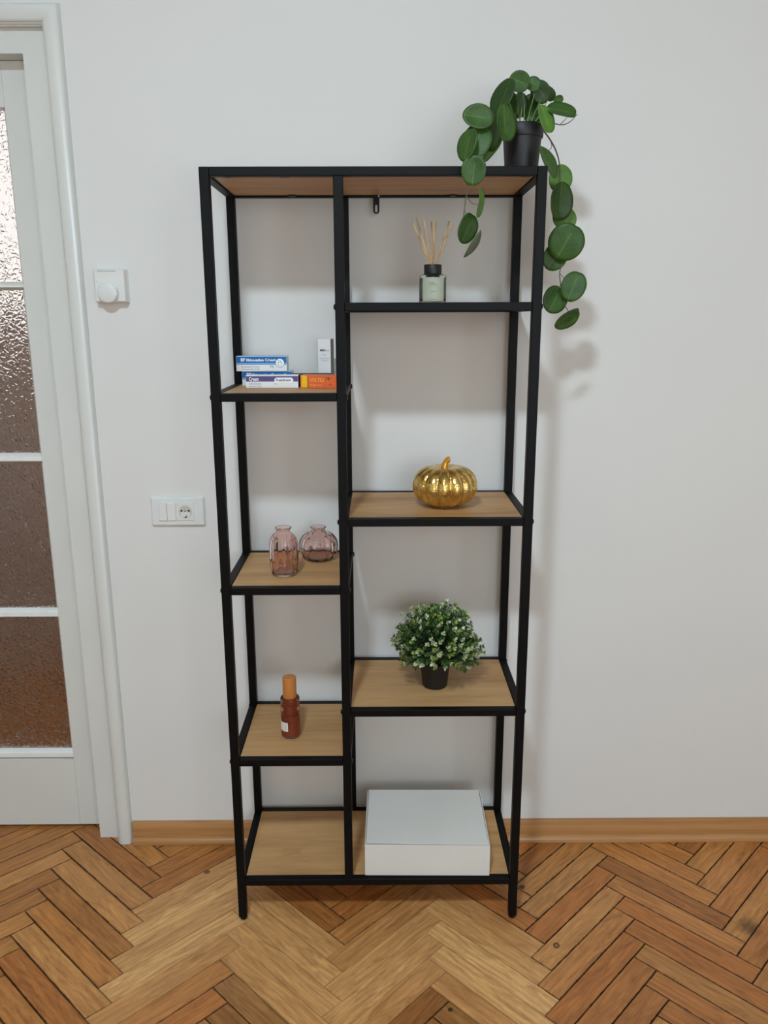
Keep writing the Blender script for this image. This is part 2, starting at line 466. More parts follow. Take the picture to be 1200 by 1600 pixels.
# hallway behind the glazed door
HY = 1.50
struct(box('wall_hallway_back', -3.0, 0.3, HY, HY + .1, 0, 2.5, M['taupe']), 'taupe hallway wall seen through the door glass')
struct(box('wall_hallway_left', -3.1, -3.0, WY + .15, HY, 0, 2.5, M['taupe']))
struct(box('wall_hallway_right', 0.3, 0.4, WY + .15, HY, 0, 2.5, M['taupe']))
struct(box('ceiling_hallway', -3.1, 0.4, WY + .15, HY + .1, 2.5, 2.6, M['ceiling']))
hl = bpy.data.lights.new('hallway_fill', 'POINT'); hl.energy = HALL_FILL_WATTS; hl.shadow_soft_size = .12; hl.color = (1.0, .93, .86)  # unseen fill light added to brighten the hallway
hlo = bpy.data.objects.new('hallway_fill', hl); COL.objects.link(hlo); hlo.location = (-0.3, .95, 2.2)
w2 = struct(empty('window_2', (-1.5, HY, 1.525)), 'bright frosted hallway window seen through the door glass')
box('window_pane', -.70, .56, -.012, -.004, .02, .86, M['hall_light'], w2)
for a in ((-.76, -.70, -.04, .92), (.56, .62, -.04, .92), (-.70, .56, -.04, .02), (-.70, .56, .86, .92)):
    box('window_frame', a[0], a[1], -.03, 0, a[2], a[3], M['white_gloss'], w2, bevel=.003)

# ------------------------------------------------------------------ parquet floor
floor = struct(box('floor', XL - .7, XR + .12, YF - .12, HY + .1, -.06, -.0075, M['subfloor']), 'oak herringbone parquet floor')
LINES = [-.864, -.589, -.332, -.080, .160, .405, .650, .895]
X0L = 0.650
SP = 6 * PW / math.sqrt(2)
def warp_x(x):
    # the real parquet is laid slightly wider towards the left
    k = (x - X0L) / SP + 6
    if k >= 7: return x - (k - 7) * 0.0 + 0.0002
    if k < 0: return LINES[0] + k * 0.262
    i = int(math.floor(k)); f = k - i
    return LINES[i] * (1 - f) + LINES[i + 1] * f
def tint(cx, cy):
    r = random.random
    zone = None
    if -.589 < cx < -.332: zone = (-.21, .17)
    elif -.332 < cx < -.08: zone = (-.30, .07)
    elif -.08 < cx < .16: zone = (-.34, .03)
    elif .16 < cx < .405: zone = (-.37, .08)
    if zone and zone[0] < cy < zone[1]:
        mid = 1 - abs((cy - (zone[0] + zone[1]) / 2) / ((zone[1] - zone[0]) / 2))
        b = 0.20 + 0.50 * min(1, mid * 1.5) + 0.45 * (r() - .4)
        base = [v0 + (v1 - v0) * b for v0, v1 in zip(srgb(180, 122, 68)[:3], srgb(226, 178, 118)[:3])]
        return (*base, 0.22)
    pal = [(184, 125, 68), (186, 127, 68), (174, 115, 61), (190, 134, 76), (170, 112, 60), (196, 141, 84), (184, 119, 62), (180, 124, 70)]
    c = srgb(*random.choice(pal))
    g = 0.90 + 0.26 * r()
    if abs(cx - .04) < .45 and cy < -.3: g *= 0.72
    a = 1.0 if cx > .16 else 0.85
    return (c[0] * g, c[1] * g, c[2] * g, a)

def plank_geo(bm, u0, v0, along_u, col, uvl, edl, cl):
    """one plank in the 45 degree frame, units of PW"""
    du, dv = (6, 1) if along_u else (1, 6)
    g = 0.0009 / PW
    if col[3] < .5: g = 0.00035 / PW
    ch = g + 0.0009 / PW
    zt = random.uniform(-.00035, .00035)
    tilt = random.uniform(-.0003, .0003)
    off = (random.uniform(0, 40), random.uniform(0, 40))
    flip = random.random() < .5
    def P(u, v, z):
        U, V = u0 + u, v0 + v
        x = (U - V) / math.sqrt(2) * PW; y = (U + V) / math.sqrt(2) * PW
        return (warp_x(x + X0L - SP), y, z)
    def ring(e, z):
        return [(e, e, z), (du - e, e, z), (du - e, dv - e, z), (e, dv - e, z)]
    levels = [ring(g, -.0085), ring(g, -.0011), ring(ch, zt)]
    V = []
    for L in levels:
        V.append([(bm.verts.new(P(*p)), p) for p in L])
    faces = [V[2]]
    for a, b in ((0, 1), (1, 2)):
        for k in range(4):
            faces.append([V[a][k], V[a][(k + 1) % 4], V[b][(k + 1) % 4], V[b][k]])
    for fv in faces:
        f = bm.faces.new([q[0] for q in fv])
        for l, q in zip(f.loops, fv):
            a, b = (q[1][0], q[1][1]) if along_u else (q[1][1], q[1][0])
            if flip: a = 6 - a
            l[uvl].uv = (a * PW + off[0], b * PW + off[1])
            l[edl].uv = (a * PW, b * PW)
            l[cl] = col

def new_plank_bm():
    bm = bmesh.new()
    return bm, bm.loops.layers.uv.new('UVMap'), bm.loops.layers.uv.new('edge'), bm.loops.layers.float_color.new('tint')

near = []; far = []
for k in range(-70, 60):
    for p in range(-14, 14):
        for along_u in (True, False):
            if along_u: u0, v0 = k + 12 * p, k
            else: u0, v0 = k + 12 * p, k - 11
            cu, cv = (u0 + 3, v0 + .5) if along_u else (u0 + .5, v0 + 3)
            cx = warp_x((cu - cv) / math.sqrt(2) * PW + X0L - SP); cy = (cu + cv) / math.sqrt(2) * PW
            if not (XL - .75 < cx < XR + .15 and YF - .1 < cy < HY): continue
            if cx > XR - .05 or (cx < XL + .1 and cy < WY): continue
            (near if (-1.25 < cx < 1.35 and -.62 < cy < .55) else far).append((u0, v0, along_u, cx, cy))
near.sort(key=lambda a: (round(a[3], 3), a[4]))
assert len(near) <= 300, len(near)
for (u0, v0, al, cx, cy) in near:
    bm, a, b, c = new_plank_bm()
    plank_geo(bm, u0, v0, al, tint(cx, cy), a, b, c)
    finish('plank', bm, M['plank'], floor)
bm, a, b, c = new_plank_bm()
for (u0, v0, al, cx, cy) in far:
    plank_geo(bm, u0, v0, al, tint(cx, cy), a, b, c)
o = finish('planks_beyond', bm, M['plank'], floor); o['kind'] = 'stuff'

# ------------------------------------------------------------------ baseboards
def profile_x(name, prof, x0, x1, mat, parent=None, smooth='auto'):
    bm = bmesh.new(); L = []; R = []
    for (y, z) in prof:
        L.append(bm.verts.new((x0, y, z))); R.append(bm.verts.new((x1, y, z)))
    n = len(prof)
    for i in range(n):
        bm.faces.new((L[i], L[(i + 1) % n], R[(i + 1) % n], R[i]))
    bm.faces.new(L[::-1]); bm.faces.new(R)
    return finish(name, bm, mat, parent, smooth=smooth)
def baseboard(name, x0, x1, label):
    root = struct(empty(name, (0, 0, 0)), label)
    profile_x('board', [(WY, .0), (WY - .0115, .0), (WY - .0115, .060), (WY - .0095, .0645), (WY - .006, .066), (WY, .066)], x0, x1, M['baseboard'], root)
    q = [(WY - .0115, 0.001), (WY - .0245, 0.001)]
    for i in range(0, 7):
        a = i / 6 * PI / 2
        q.append((WY - .0115 - .013 * math.cos(a), .004 + .016 * math.sin(a)))
    profile_x('shoe_moulding', q, x0, x1, M['baseboard'], root)
    return root
baseboard('baseboard_back', -.7095, XR, 'varnished oak baseboard with a shoe moulding along the white wall')
struct(box('baseboard_left', XL, XL + .012, YF, WY, 0, .066, M['baseboard'], bevel=.002))
struct(box('baseboard_right', XR - .012, XR, YF, WY - .02, 0, .066, M['baseboard'], bevel=.002))
struct(box('baseboard_front', XL + .012, XR - .012, YF, YF + .012, 0, .066, M['baseboard'], bevel=.002))
baseboard('baseboard_back_left', XL + .012, -1.7305, 'varnished oak baseboard left of the door')

# ------------------------------------------------------------------ door casing (trim) and door
trim = struct(empty('trim_1', (0, 0, 0)), 'white glossy door frame with a rounded outer moulding')
def sweep_frame(name, prof, xin_r, xin_l, ztop, mat, parent):
    """prof: (distance outwards from the opening, y). Runs up the right side, across, down the left."""
    bm = bmesh.new(); rows = []
    for d, y in prof:
        rows.append([bm.verts.new(p) for p in ((xin_r + d, y, 0.0), (xin_r + d, y, ztop + d), (xin_l - d, y, ztop + d), (xin_l - d, y, 0.0))])
    n = len(rows)
    for i in range(n):
        a, b = rows[i], rows[(i + 1) % n]
        for k in range(3): bm.faces.new((a[k], a[k + 1], b[k + 1], b[k]))
    bm.faces.new([r[0] for r in rows]); bm.faces.new([r[3] for r in rows][::-1])
    return finish(name, bm, mat, parent, smooth='auto', bevel=0)
mould = [(.002, WY + .010), (.002, WY - .006)]
for i in range(9):
    a = PI * i / 8
    mould.append((.0235 - .0195 * math.cos(a), WY - .006 - .0125 * math.sin(a) ** .8))
mould += [(.0445, WY - .001), (.0445, WY - .0005), (.0445, WY), (.010, WY), (.010, WY + .010)]
sweep_frame('outer_moulding', mould, -.757, -1.680, 2.131, M['white_gloss'], trim)
FY = .338; LX1, LX0, LZ = -.8145, -1.6225, 2.0775
jamb = [(0, FY), (.0565, FY), (.0565, FY + .132), (-.012, FY + .132), (-.012, FY + .092), (0, FY + .092)]
sweep_frame('frame', jamb, LX1, LX0, LZ, M['white_gloss'], trim)

door = struct(empty('door_1', (LX1, 0.388, 0.0)), 'white door with hammered glass panes at the left edge')
DY0, DY1 = 0.0, 0.040
X1 = -.0015; X0 = LX0 - LX1 + .0015; GX1 = -.0770; GX0 = X0 + .0755
zb, zt = .009, LZ - .0004
box('stile', GX1, X1, DY0, DY1, zb, zt, M['white_gloss'], door, bevel=.0015)
box('stile', X0, GX0, DY0, DY1, zb, zt, M['white_gloss'], door, bevel=.0015)
box('bottom_rail', GX0, GX1, DY0, DY1, zb, .2265, M['white_gloss'], door, bevel=.001)
box('top_rail', GX0, GX1, DY0, DY1, 1.975, zt, M['white_gloss'], door, bevel=.001)
def bar(z0, z1, nm='glazing_bar', back=True):
    # bar with bevelled upper and lower edges
    prof = [(DY0 + .001, z0 + .006), (DY0 + .001, z1 - .009), (DY0 + .013, z1), (DY1 - .013, z1), (DY1 - .001, z1 - .008), (DY1 - .001, z0 + .006), (DY1 - .013, z0), (DY0 + .013, z0)]
    profile_x(nm, prof, GX0, GX1, M['white_bar'], door)
bars = [(.2265, .2545), (.6640, .6910), (1.1050, 1.1300), (1.5515, 1.5710)]
for z0, z1 in bars: bar(z0, z1)
zs = [(bars[0][1], bars[1][0]), (bars[1][1], bars[2][0]), (bars[2][1], bars[3][0]), (bars[3][1], 1.975)]
for z0, z1 in zs:
    o = box('glass_pane', GX0 + .0005, GX1 - .0005, DY0 + .016, DY0 + .021, z0 + .0005, z1 - .0005, M['door_glass'], door)
# beads: narrow sloped strips along the sides of the panes
for x0, x1 in ((GX1 - .008, GX1), (GX0, GX0 + .008)):
    for z0, z1 in zs:
        bm = bmesh.new()
        xo, xi = (x1, x0) if x1 == GX1 else (x0, x1)
        pts = [(xo, DY0 + .003), (xi, DY0 + .0155), (xo, DY0 + .0155)]
        A = [bm.verts.new((p[0], p[1], z0)) for p in pts]; B = [bm.verts.new((p[0], p[1], z1)) for p in pts]
        for k in range(3): bm.faces.new((A[k], A[(k + 1) % 3], B[(k + 1) % 3], B[k]))
        bm.faces.new(A[::-1]); bm.faces.new(B)
        finish('glazing_bead', bm, M['white_bar'], door)
# lever handle on the far stile, outside the picture
hb = bmesh.new(); abox(hb, X0 + .012, X0 + .042, -.006, .0, .95, 1.15)
hd = finish('door_handle', hb, M['plastic_grey'], door, bevel=.002)
finish('lever', tube_bm([(X0 + .027, -.005, 1.06), (X0 + .027, -.045, 1.06), (X0 + .13, -.048, 1.06)], .007, 10), M['plastic_grey'], hd, smooth=True)

# ------------------------------------------------------------------ ceiling lamp (outside the picture)
lamp = tag(empty('ceiling_lamp', (LAMP_POS[0], LAMP_POS[1], ZC)), 'round flush white ceiling lamp above and behind the viewpoint', 'ceiling lamp')
finish('housing', lathe_bm([(LAMP_RADIUS + .012, LAMP_POS[2] - ZC + .004), (LAMP_RADIUS + .016, LAMP_POS[2] - ZC + .008), (LAMP_RADIUS + .016, -.002), (LAMP_RADIUS + .012, 0)], 48), M['white_gloss'], lamp, smooth='auto')
finish('diffuser', lathe_bm([(LAMP_RADIUS - .002, LAMP_POS[2] - ZC), (LAMP_RADIUS, LAMP_POS[2] - ZC + .0038)], 48), M['bulb'], lamp)

# ------------------------------------------------------------------ thermostat
th = tag(empty('thermostat', (-.6445, WY, 1.5565)), 'square white room thermostat with round dial on the wall beside the door', 'thermostat')
def wedge_plate(name, hw, hh, y0, y1, inset, mat, parent, bev=.002, zc=0):
    bm = bmesh.new()
    a = [bm.verts.new((sx * hw, y0, zc + sz * hh)) for sx, sz in ((-1, -1), (1, -1), (1, 1), (-1, 1))]
    b = [bm.verts.new((sx * (hw - inset), y1, zc + sz * (hh - inset))) for sx, sz in ((-1, -1), (1, -1), (1, 1), (-1, 1))]
    for k in range(4): bm.faces.new((a[k], a[(k + 1) % 4], b[(k + 1) % 4], b[k]))
    bm.faces.new(a[::-1]); bm.faces.new(b)
    return finish(name, bm, mat, parent, bevel=bev, seg=3)
wedge_plate('backplate', .040, .040, 0, -.004, .0, M['plastic_white'], th, .001)
wedge_plate('body', .0395, .0405, -.004, -.024, .003, M['plastic_white'], th, .003)
bm = bmesh.new()
for i in range(9): abox(bm, -.026 + i * .005, -.0225 + i * .005, -.0252, -.0236, .0335, .0350)
finish('vent_slots', bm, M['ink_grey'], th)
dl = finish('dial', bmesh.ops.transform and lathe_bm([(.0245, 0), (.0245, .010), (.0232, .0125), (.0215, .0135)], 48), M['plastic_warm'], th, smooth='auto')
dl.rotation_euler = (PI / 2, 0, 0); dl.location = (-.003, -.0235, -.0165)
bm = bmesh.new()
for ang in (215, 180, 145, 90, 30, -30):
    a = math.radians(ang)
    abox(bm, .0195 * math.cos(a) - .0006, .0195 * math.cos(a) + .0006, .0195 * math.sin(a) - .0006, .0195 * math.sin(a) + .0006, .0128, .0139)
finish('scale_mark', bm, M['ink_grey'], dl)
box('pointer_mark', -.0300, -.0285, -.0245, -.0236, .0085, .010, M['ink'], th)
box('wire_mark', -.052, -.040, -.0005, 0, -.008, -.0065, M['wall'], None)
bpy.data.objects.remove(bpy.data.objects['wire_mark'])

# ------------------------------------------------------------------ switch and socket plate
sp = tag(empty('switch_and_socket', (-.5195, WY, .988)), 'white wall plate with two light switches and a round power socket', 'wall socket')
wedge_plate('plate', .0715, .0405, 0, -.0095, .004, M['plastic_warm'], sp, .003)
def px2x(p): return (p - 277.5) * .001662
for a, b, rot in ((px2x(248.2), px2x(261.2), -.02), (px2x(261.6), px2x(275.4), .02)):
    r = box('rocker_switch', a + .0004, b - .0004, -.0135, -.008, -.0235, .0235, M['plastic_white'], sp, bevel=.0015)
sock = box('socket', px2x(276.8), px2x(303.5), -.0115, -.008, -.0235, .0235, M['plastic_warm'], sp, bevel=.001)
cx = px2x(290.0)
# hollow round well: rim ring, recessed floor
bm = bmesh.new(); seg = 48
def ringv(r, y): return [bm.verts.new((cx + r * math.cos(2 * PI * k / seg), y, r * math.sin(2 * PI * k / seg) - .0005)) for k in range(seg)]
rs = [ringv(.0198, -.0114), ringv(.0198, -.0122), ringv(.0186, -.0122), ringv(.0172, -.0118)]
for a, b in zip(rs, rs[1:]):
    for k in range(seg): bm.faces.new((a[k], a[(k + 1) % seg], b[(k + 1) % seg], b[k]))
finish('rim', bm, M['plastic_warm'], sock, smooth='auto')
well = finish('well', lathe_bm([(.0172, 0), (.0172, .0006)], 48), M['socket_dark'], sock, smooth='auto')
well.rotation_euler = (PI / 2, 0, 0); well.location = (cx, -.0112, -.0005)
for dx in (-.0095, .0095):
    hdl = finish('pin_hole', lathe_bm([(.0026, 0), (.0026, .0005)], 16), M['dark_hole'], sock, smooth='auto')
    hdl.rotation_euler = (PI / 2, 0, 0); hdl.location = (cx + dx, -.0119, .003)
box('lower_face', cx - .0125, cx + .0125, -.0126, -.0119, -.0145, -.0005, M['plastic_warm'], sock, bevel=.0003)
hdl = finish('centre_screw', lathe_bm([(.0018, 0), (.0018, .0006)], 12), M['ink'], sock); hdl.rotation_euler = (PI / 2, 0, 0); hdl.location = (cx, -.0119, .002)
finish('earth_clip', tube_bm([(cx + .0028, -.0134, -.0095), (cx + .0022, -.0142, -.0128), (cx - .0012, -.0136, -.0150)], .0012, 6), M['ink'], sock)


# ------------------------------------------------------------------ shelving unit
W, D, H, T, RH = 0.70, 0.3053, 1.7727, 0.020, 0.0175
CX = -0.0712                     # centre post
Z_B = 0.1196
Z_L = (0.4517, 0.8846, 1.3214)
Z_R = (0.5805, 1.0441, 1.5088)
unit = tag(empty('shelving_unit', (0, 0, 0)), 'tall open shelving unit with black steel frame and staggered oak boards', 'shelf')
BK = M['black_metal']
def post(x, y, z0, z1):
    return box('post', x - T / 2, x + T / 2, y, y + T, z0, z1, BK, unit, bevel=.0015)
for x in (-W / 2 + T / 2, W / 2 - T / 2):
    for y in (0, D - T):
        post(x, y, .011, H)
        f = finish('foot', lathe_bm([(.004, 0), (.0075, .0015), (.0095, .005), (.0095, .0115)], 20), M['black_screw'], unit, smooth='auto')
        f.location = (x, y + T / 2, 0)
for y in (0, D - T):
    post(CX, y, Z_B - .001, H - RH)
def level(x0, x1, z, board=True, top=False):
    """crossbars between posts at x0..x1 (inner faces) and the oak board they carry"""
    for y in (0.0005, D - T + .0005):
        box('crossbar', x0, x1, y, y + T - .001, z - RH, z, BK, unit, bevel=.0015)
    for xa in (x0 - T + .0005, x1 + .0005):
        box('side_bar', xa, xa + T - .001, T, D - T, z - RH, z, BK, unit, bevel=.0015)
    bx0, bx1 = x0 + .001, x1 - .001
    # the board sits inside the bars, flush with their upper faces, on small clips
    box('shelf_board', bx0, bx1, T + .0005 - .001, D - T - .0005 + .001, z - .0135, z - .0004, M['board'], unit, bevel=.0006)
xi0, xi1 = -W / 2 + T, W / 2 - T
cl, cr = CX - T / 2, CX + T / 2
level(xi0, xi1, H)
level(xi0, xi1, Z_B)
for z in Z_L: level(xi0, cl, z)
for z in Z_R: level(cr, xi1, z)
def bolt(x, y, z, sx):
    b = finish('bolt', lathe_bm([(.0062, 0), (.0058, .0022), (.0035, .0036)], 14), M['black_screw'], unit, smooth='auto')
    b.location = (x, y, z); b.rotation_euler = (0, sx * PI / 2, 0)
for z in Z_L:
    for y in (.01, D - .01):
        bolt(-W / 2, y, z - RH / 2, -1); bolt(cr, y, z - RH / 2, 1)
for z in Z_R:
    for y in (.01, D - .01):
        bolt(W / 2, y, z - RH / 2, 1); bolt(cl, y, z - RH / 2, -1)
for x, y in ((-.1814, T + .006), (-.1925, D - T - .006), (.1829, T + .006), (.1848, D - T - .006), (-.30, T + .004), (.31, T + .004)):
    c = finish('board_clip', lathe_bm([(.009, -.0035), (.010, -.001), (.010, 0)], 16), M['black_screw'], unit, smooth='auto')
    c.location = (x, y, H - .0136); c.scale = (1, .6, 1)
# slotted strap that fixes the unit to the wall
bm = bmesh.new()
bx, bz = .0045, H - .008
outer = [(-.0075, .002), (-.0075, -.040)] + [(-.0075 * math.cos(PI * k / 8), -.040 - .0075 * math.sin(PI * k / 8)) for k in range(1, 8)] + [(.0075, -.040), (.0075, .002)]
def slot(r, z0, z1, n):
    pts = []
    for k in range(n):
        a = 2 * PI * k / n + PI / 2
        pts.append((r * math.cos(a), (z0 if math.sin(a) > 0 else z1) + r * math.sin(a)))
    return pts
F = [bm.verts.new((bx + x, D - T - .0016, bz + z)) for x, z in outer]
inner = [bm.verts.new((bx + x, D - T - .0016, bz + z)) for x, z in slot(.0028, -.030, -.041, 16)]
eo = [bm.edges.new((F[i], F[(i + 1) % len(F)])) for i in range(len(F))]
ei = [bm.edges.new((inner[i], inner[(i + 1) % 16])) for i in range(16)]
bmesh.ops.triangle_fill(bm, edges=eo + ei, use_beauty=True)
ext = bmesh.ops.extrude_face_region(bm, geom=list(bm.faces))
bmesh.ops.translate(bm, verts=[v for v in ext['geom'] if isinstance(v, bmesh.types.BMVert)], vec=(0, .0015, 0))
finish('wall_strap', bm, M['black_screw'], unit)
s = finish('strap_screw', lathe_bm([(.005, 0), (.0045, .002), (.002, .0034)], 16), M['plastic_grey'], unit, smooth='auto')
s.location = (bx + .006, D - T - .0016, bz - .008); s.rotation_euler = (PI / 2, 0, 0); s.scale = (.5, .5, 1)

# ------------------------------------------------------------------ gold pumpkin
def ribbed(n, depth, fade):
    def f(th, i):
        return 1 - depth * fade(i) * (abs(math.cos(n * th / 2)) ** -0.0 - abs(math.cos(n * th / 2)) ** .7)
    return f
pk = tag(empty('glass_pumpkin', (.1640, .1306, Z_R[1]), .12), 'gold mirrored glass pumpkin with ribs and a curled stem on the right middle shelf', 'pumpkin')
prof = []
NP = 34
PR, PH = .0772, .100
for i in range(NP + 1):
    a = -PI / 2 + PI * i / NP * 0.985
    rr = math.copysign(abs(math.cos(a)) ** .74, math.cos(a)) * PR
    zz = PH / 2 + math.sin(a) * PH / 2
    if a > .7:                                   # dimple round the stem
        k = min(1, (a - .7) / .8); zz -= .010 * k ** 2.2 * k
    if i == 0: rr = .018
    if i <= 3: zz = max(zz, 0); rr = max(rr, .02)
    prof.append((max(rr, .004), zz))
prof[0] = (.024, 0.0)
bm = lathe_bm(prof, 192, lambda th, i: 1 - .13 * (1 - abs(math.cos(7 * th)) ** .55) * min(1, .55 + math.sin(PI * i / NP)))
finish('pumpkin_body', bm, M['gold'], pk, smooth=True)
stem = smooth_path([(0, 0, PH - .018), (-.002, 0, PH - .008), (.0005, 0, PH + .003), (.006, -.001, PH + .010), (.0115, -.002, PH + .0110)], 5)
finish('stem', tube_bm(stem, lambda t: .0105 - .0038 * min(1, t * 2) + (.0012 * max(0, t - .6) * 2.5 if t < .93 else -.0030), 14), M['amber_stem'], pk, smooth=True)

# ------------------------------------------------------------------ pink glass vases
def vase(name, label, x, y, z, prof_o, ribs, depth, wall, foot):
    root = tag(empty(name, (x, y, z)), label, 'vase', 'pink glass vases on the left shelf')
    seg = 96
    n = len(prof_o)
    body_top = max(p[1] for p in prof_o)
    def rib(th, i):
        zf = prof_o[i][1] / body_top
        k = max(0.0, min(1.0, (zf - .04) / .12)) * max(0.0, min(1.0, (.84 - zf) / .12))
        return 1 - depth * k * (1 - abs(math.cos(ribs * th / 2)) ** .8)
    bm = lathe_bm(prof_o, seg, rib, close=False)
    # inner skin
    inner = [(max(.002, r - wall), max(zz, foot)) for r, zz in prof_o]
    inner[-1] = (prof_o[-1][0] - wall * .9, prof_o[-1][1])
    bm2 = lathe_bm(inner, seg, lambda th, i: 1 - (1 - rib(th, i)) * .25, bm=bm, close=False)
    bm.verts.ensure_lookup_table()
    k0 = n * seg
    for k in range(seg):
        k1 = (k + 1) % seg
        bm.faces.new([bm.verts[(n - 1) * seg + k], bm.verts[(n - 1) * seg + k1], bm.verts[k0 + (n - 1) * seg + k1], bm.verts[k0 + (n - 1) * seg + k]])
    bm.faces.new([bm.verts[k] for k in range(seg)][::-1])
    bm.faces.new([bm.verts[k0 + k] for k in range(seg)])
    finish('vase_body', bm, M['pink_glass'], root, smooth=True)
    return root, rib
def lip(root, r, z):
    pass
R1 = .0349
p1 = [(.022, 0), (.027, .0012), (.0305, .005), (.0325, .012), (.0337, .022), (.0345, .035), (.0349, .050), (.0349, .062), (.0345, .072), (.0333, .081), (.031, .089), (.0275, .0955), (.0235, .100), (.0190, .1030), (.0168, .1050), (.0160, .1072), (.0163, .1095), (.0175, .1118), (.0192, .1133), (.0197, .1146), (.0192, .1156), (.0182, .1160)]
vase('tall_vase', 'taller pink ribbed glass vase standing in front on the left shelf', -.2180, .1019, Z_L[1], p1, 12, .11, .0022, .0045)
p2 = [(.026, 0), (.033, .0012), (.039, .005), (.0445, .012), (.0485, .021), (.0502, .030), (.0502, .038), (.0488, .047), (.0455, .055), (.040, .0620), (.033, .0675), (.0255, .0708), (.0195, .0725), (.0172, .0740), (.0165, .0762), (.0168, .0785), (.0180, .0808), (.0196, .0822), (.0201, .0834), (.0196, .0844), (.0186, .0848)]
vase('squat_vase', 'squat round pink ribbed glass vase behind the taller vase', -.1458, .2264, Z_L[1], p2, 14, .10, .0022, .0045)

# ------------------------------------------------------------------ red-brown bottle
bt = tag(empty('glass_bottle', (-.2178, .1192, Z_L[0])), 'red-brown glass bottle with an orange-brown wooden cap on the lower left shelf', 'bottle')
po = [(.0205, 0), (.0225, .0010), (.0240, .0045), (.0243, .012), (.0241, .060), (.0240, .096), (.0239, .1020), (.0234, .1046), (.0222, .1056), (.0200, .1058), (.0175, .1060)]
bm = lathe_bm(po, 64)
finish('bottle_glass', bm, M['amber_glass'], bt, smooth='auto')
finish('liquid', lathe_bm([(.019, .003), (.0226, .006), (.0226, .0600), (.0222, .0604)], 48), M['amber_liquid'], bt, smooth='auto')
finish('inner_collar', lathe_bm([(.0120, .0604), (.0120, .080), (.0185, .081), (.0185, .088), (.0120, .089), (.0120, .1058)], 40), M['amber_liquid'], bt, smooth='auto')
finish('cap', lathe_bm([(.0168, .1062), (.0170, .1070), (.0170, .1560), (.0167, .1585), (.0155, .1596)], 48), M['cap_wood'], bt, smooth='auto')
bm = bmesh.new(); A = []; B = []
for k in range(15):
    a = math.radians(-172 + 72 * k / 14)
    r = .02455
    A.append(bm.verts.new((r * math.cos(a), r * math.sin(a), .021))); B.append(bm.verts.new((r * math.cos(a), r * math.sin(a), .045)))
for k in range(14): bm.faces.new((A[k], A[k + 1], B[k + 1], B[k]))
lb = finish('label', bm, M['label_white'], bt, smooth=True)
# vertical line of tiny lettering wrapped on the label
def wrap_text(name, s, size, ang_deg, z, r, mat, parent, vertical=False, width=None):
    o = text(name, s, size, 0, 0, 0, mat, parent, width)
    for v in o.data.vertices:
        x, zz = (v.co.x, v.co.z) if not vertical else (-v.co.z, v.co.x)
        a = math.radians(ang_deg) + x / r
        v.co = (r * math.cos(a), r * math.sin(a), z + zz)
    return o
wrap_text('label_lettering', 'Essential', .0048, -112, .0255, .0247, M['ink'], lb, True, .014)

# ------------------------------------------------------------------ reed diffuser
DFX, DFY, DFZ = .1292, .12, Z_R[2]
df = tag(empty('reed_diffuser', (DFX, DFY, DFZ)), 'glass reed diffuser with black collar and sage label on the top right shelf', 'diffuser')
pd = [(.0275, 0), (.0292, .0010), (.0300, .004), (.0300, .056), (.0292, .0590), (.0262, .0610), (.0200, .0630), (.0155, .0637)]
finish('bottle_glass', lathe_bm(pd, 64), M['clear_glass'], df, smooth='auto')
finish('liquid', lathe_bm([(.020, .006), (.0262, .010), (.0262, .052), (.025, .053)], 48), M['oil'], df, smooth='auto')
finish('neck', lathe_bm([(.011, .055), (.011, .0650)], 32), M['black_screw'], df, smooth='auto')
finish('collar', lathe_bm([(.0192, .0632), (.0194, .0640), (.0194, .0815), (.0188, .0825), (.010, .0826)], 48), M['carton_dark'], df, smooth='auto')
bpy.data.objects['collar'].data.materials[0] = M['black_pot']
bm = bmesh.new(); A = []; B = []
for k in range(21):
    a = math.radians(-90 + -50 + 100 * k / 20); r = .03025
    A.append(bm.verts.new((r * math.cos(a), r * math.sin(a), .0045))); B.append(bm.verts.new((r * math.cos(a), r * math.sin(a), .0545)))
for k in range(20): bm.faces.new((A[k], A[k + 1], B[k + 1], B[k]))
lb = finish('label', bm, M['label_sage'], df, smooth=True)
wrap_text('label_lettering', 'REED DIFFUSER'[:4], .004, -106, .0405, .0304, M['ink_green'], lb, False, .0125)
for z, w in ((.0375, .0165), (.0235, .0115), (.0075, .0165)):
    wrap_text('label_lettering', 'aroma home' if z > .03 else ('100 ml' if z > .02 else 'fragrance'), .0030, -90 - math.degrees(w / 2 / .0304), z, .0304, M['ink_green'], lb, False, w)
tips = [(.0831, .12, 1.6828), (.0927, .145, 1.6929), (.1066, .095, 1.6857), (.1261, .135, 1.6823), (.1305, .105, 1.6817), (.1647, .13, 1.6837), (.1679, .10, 1.6725), (.1352, .145, 1.6848)]
for i, tp in enumerate(tips):
    t = Vector(tp) - Vector((DFX, DFY, DFZ))
    base = Vector((t.x * .12, t.y * .12, .0800))
    bt0 = base + (base - t).normalized() * .004
    r = finish('reed', tube_bm([bt0, t], .00165, 8), M['reed'], df, smooth='auto')

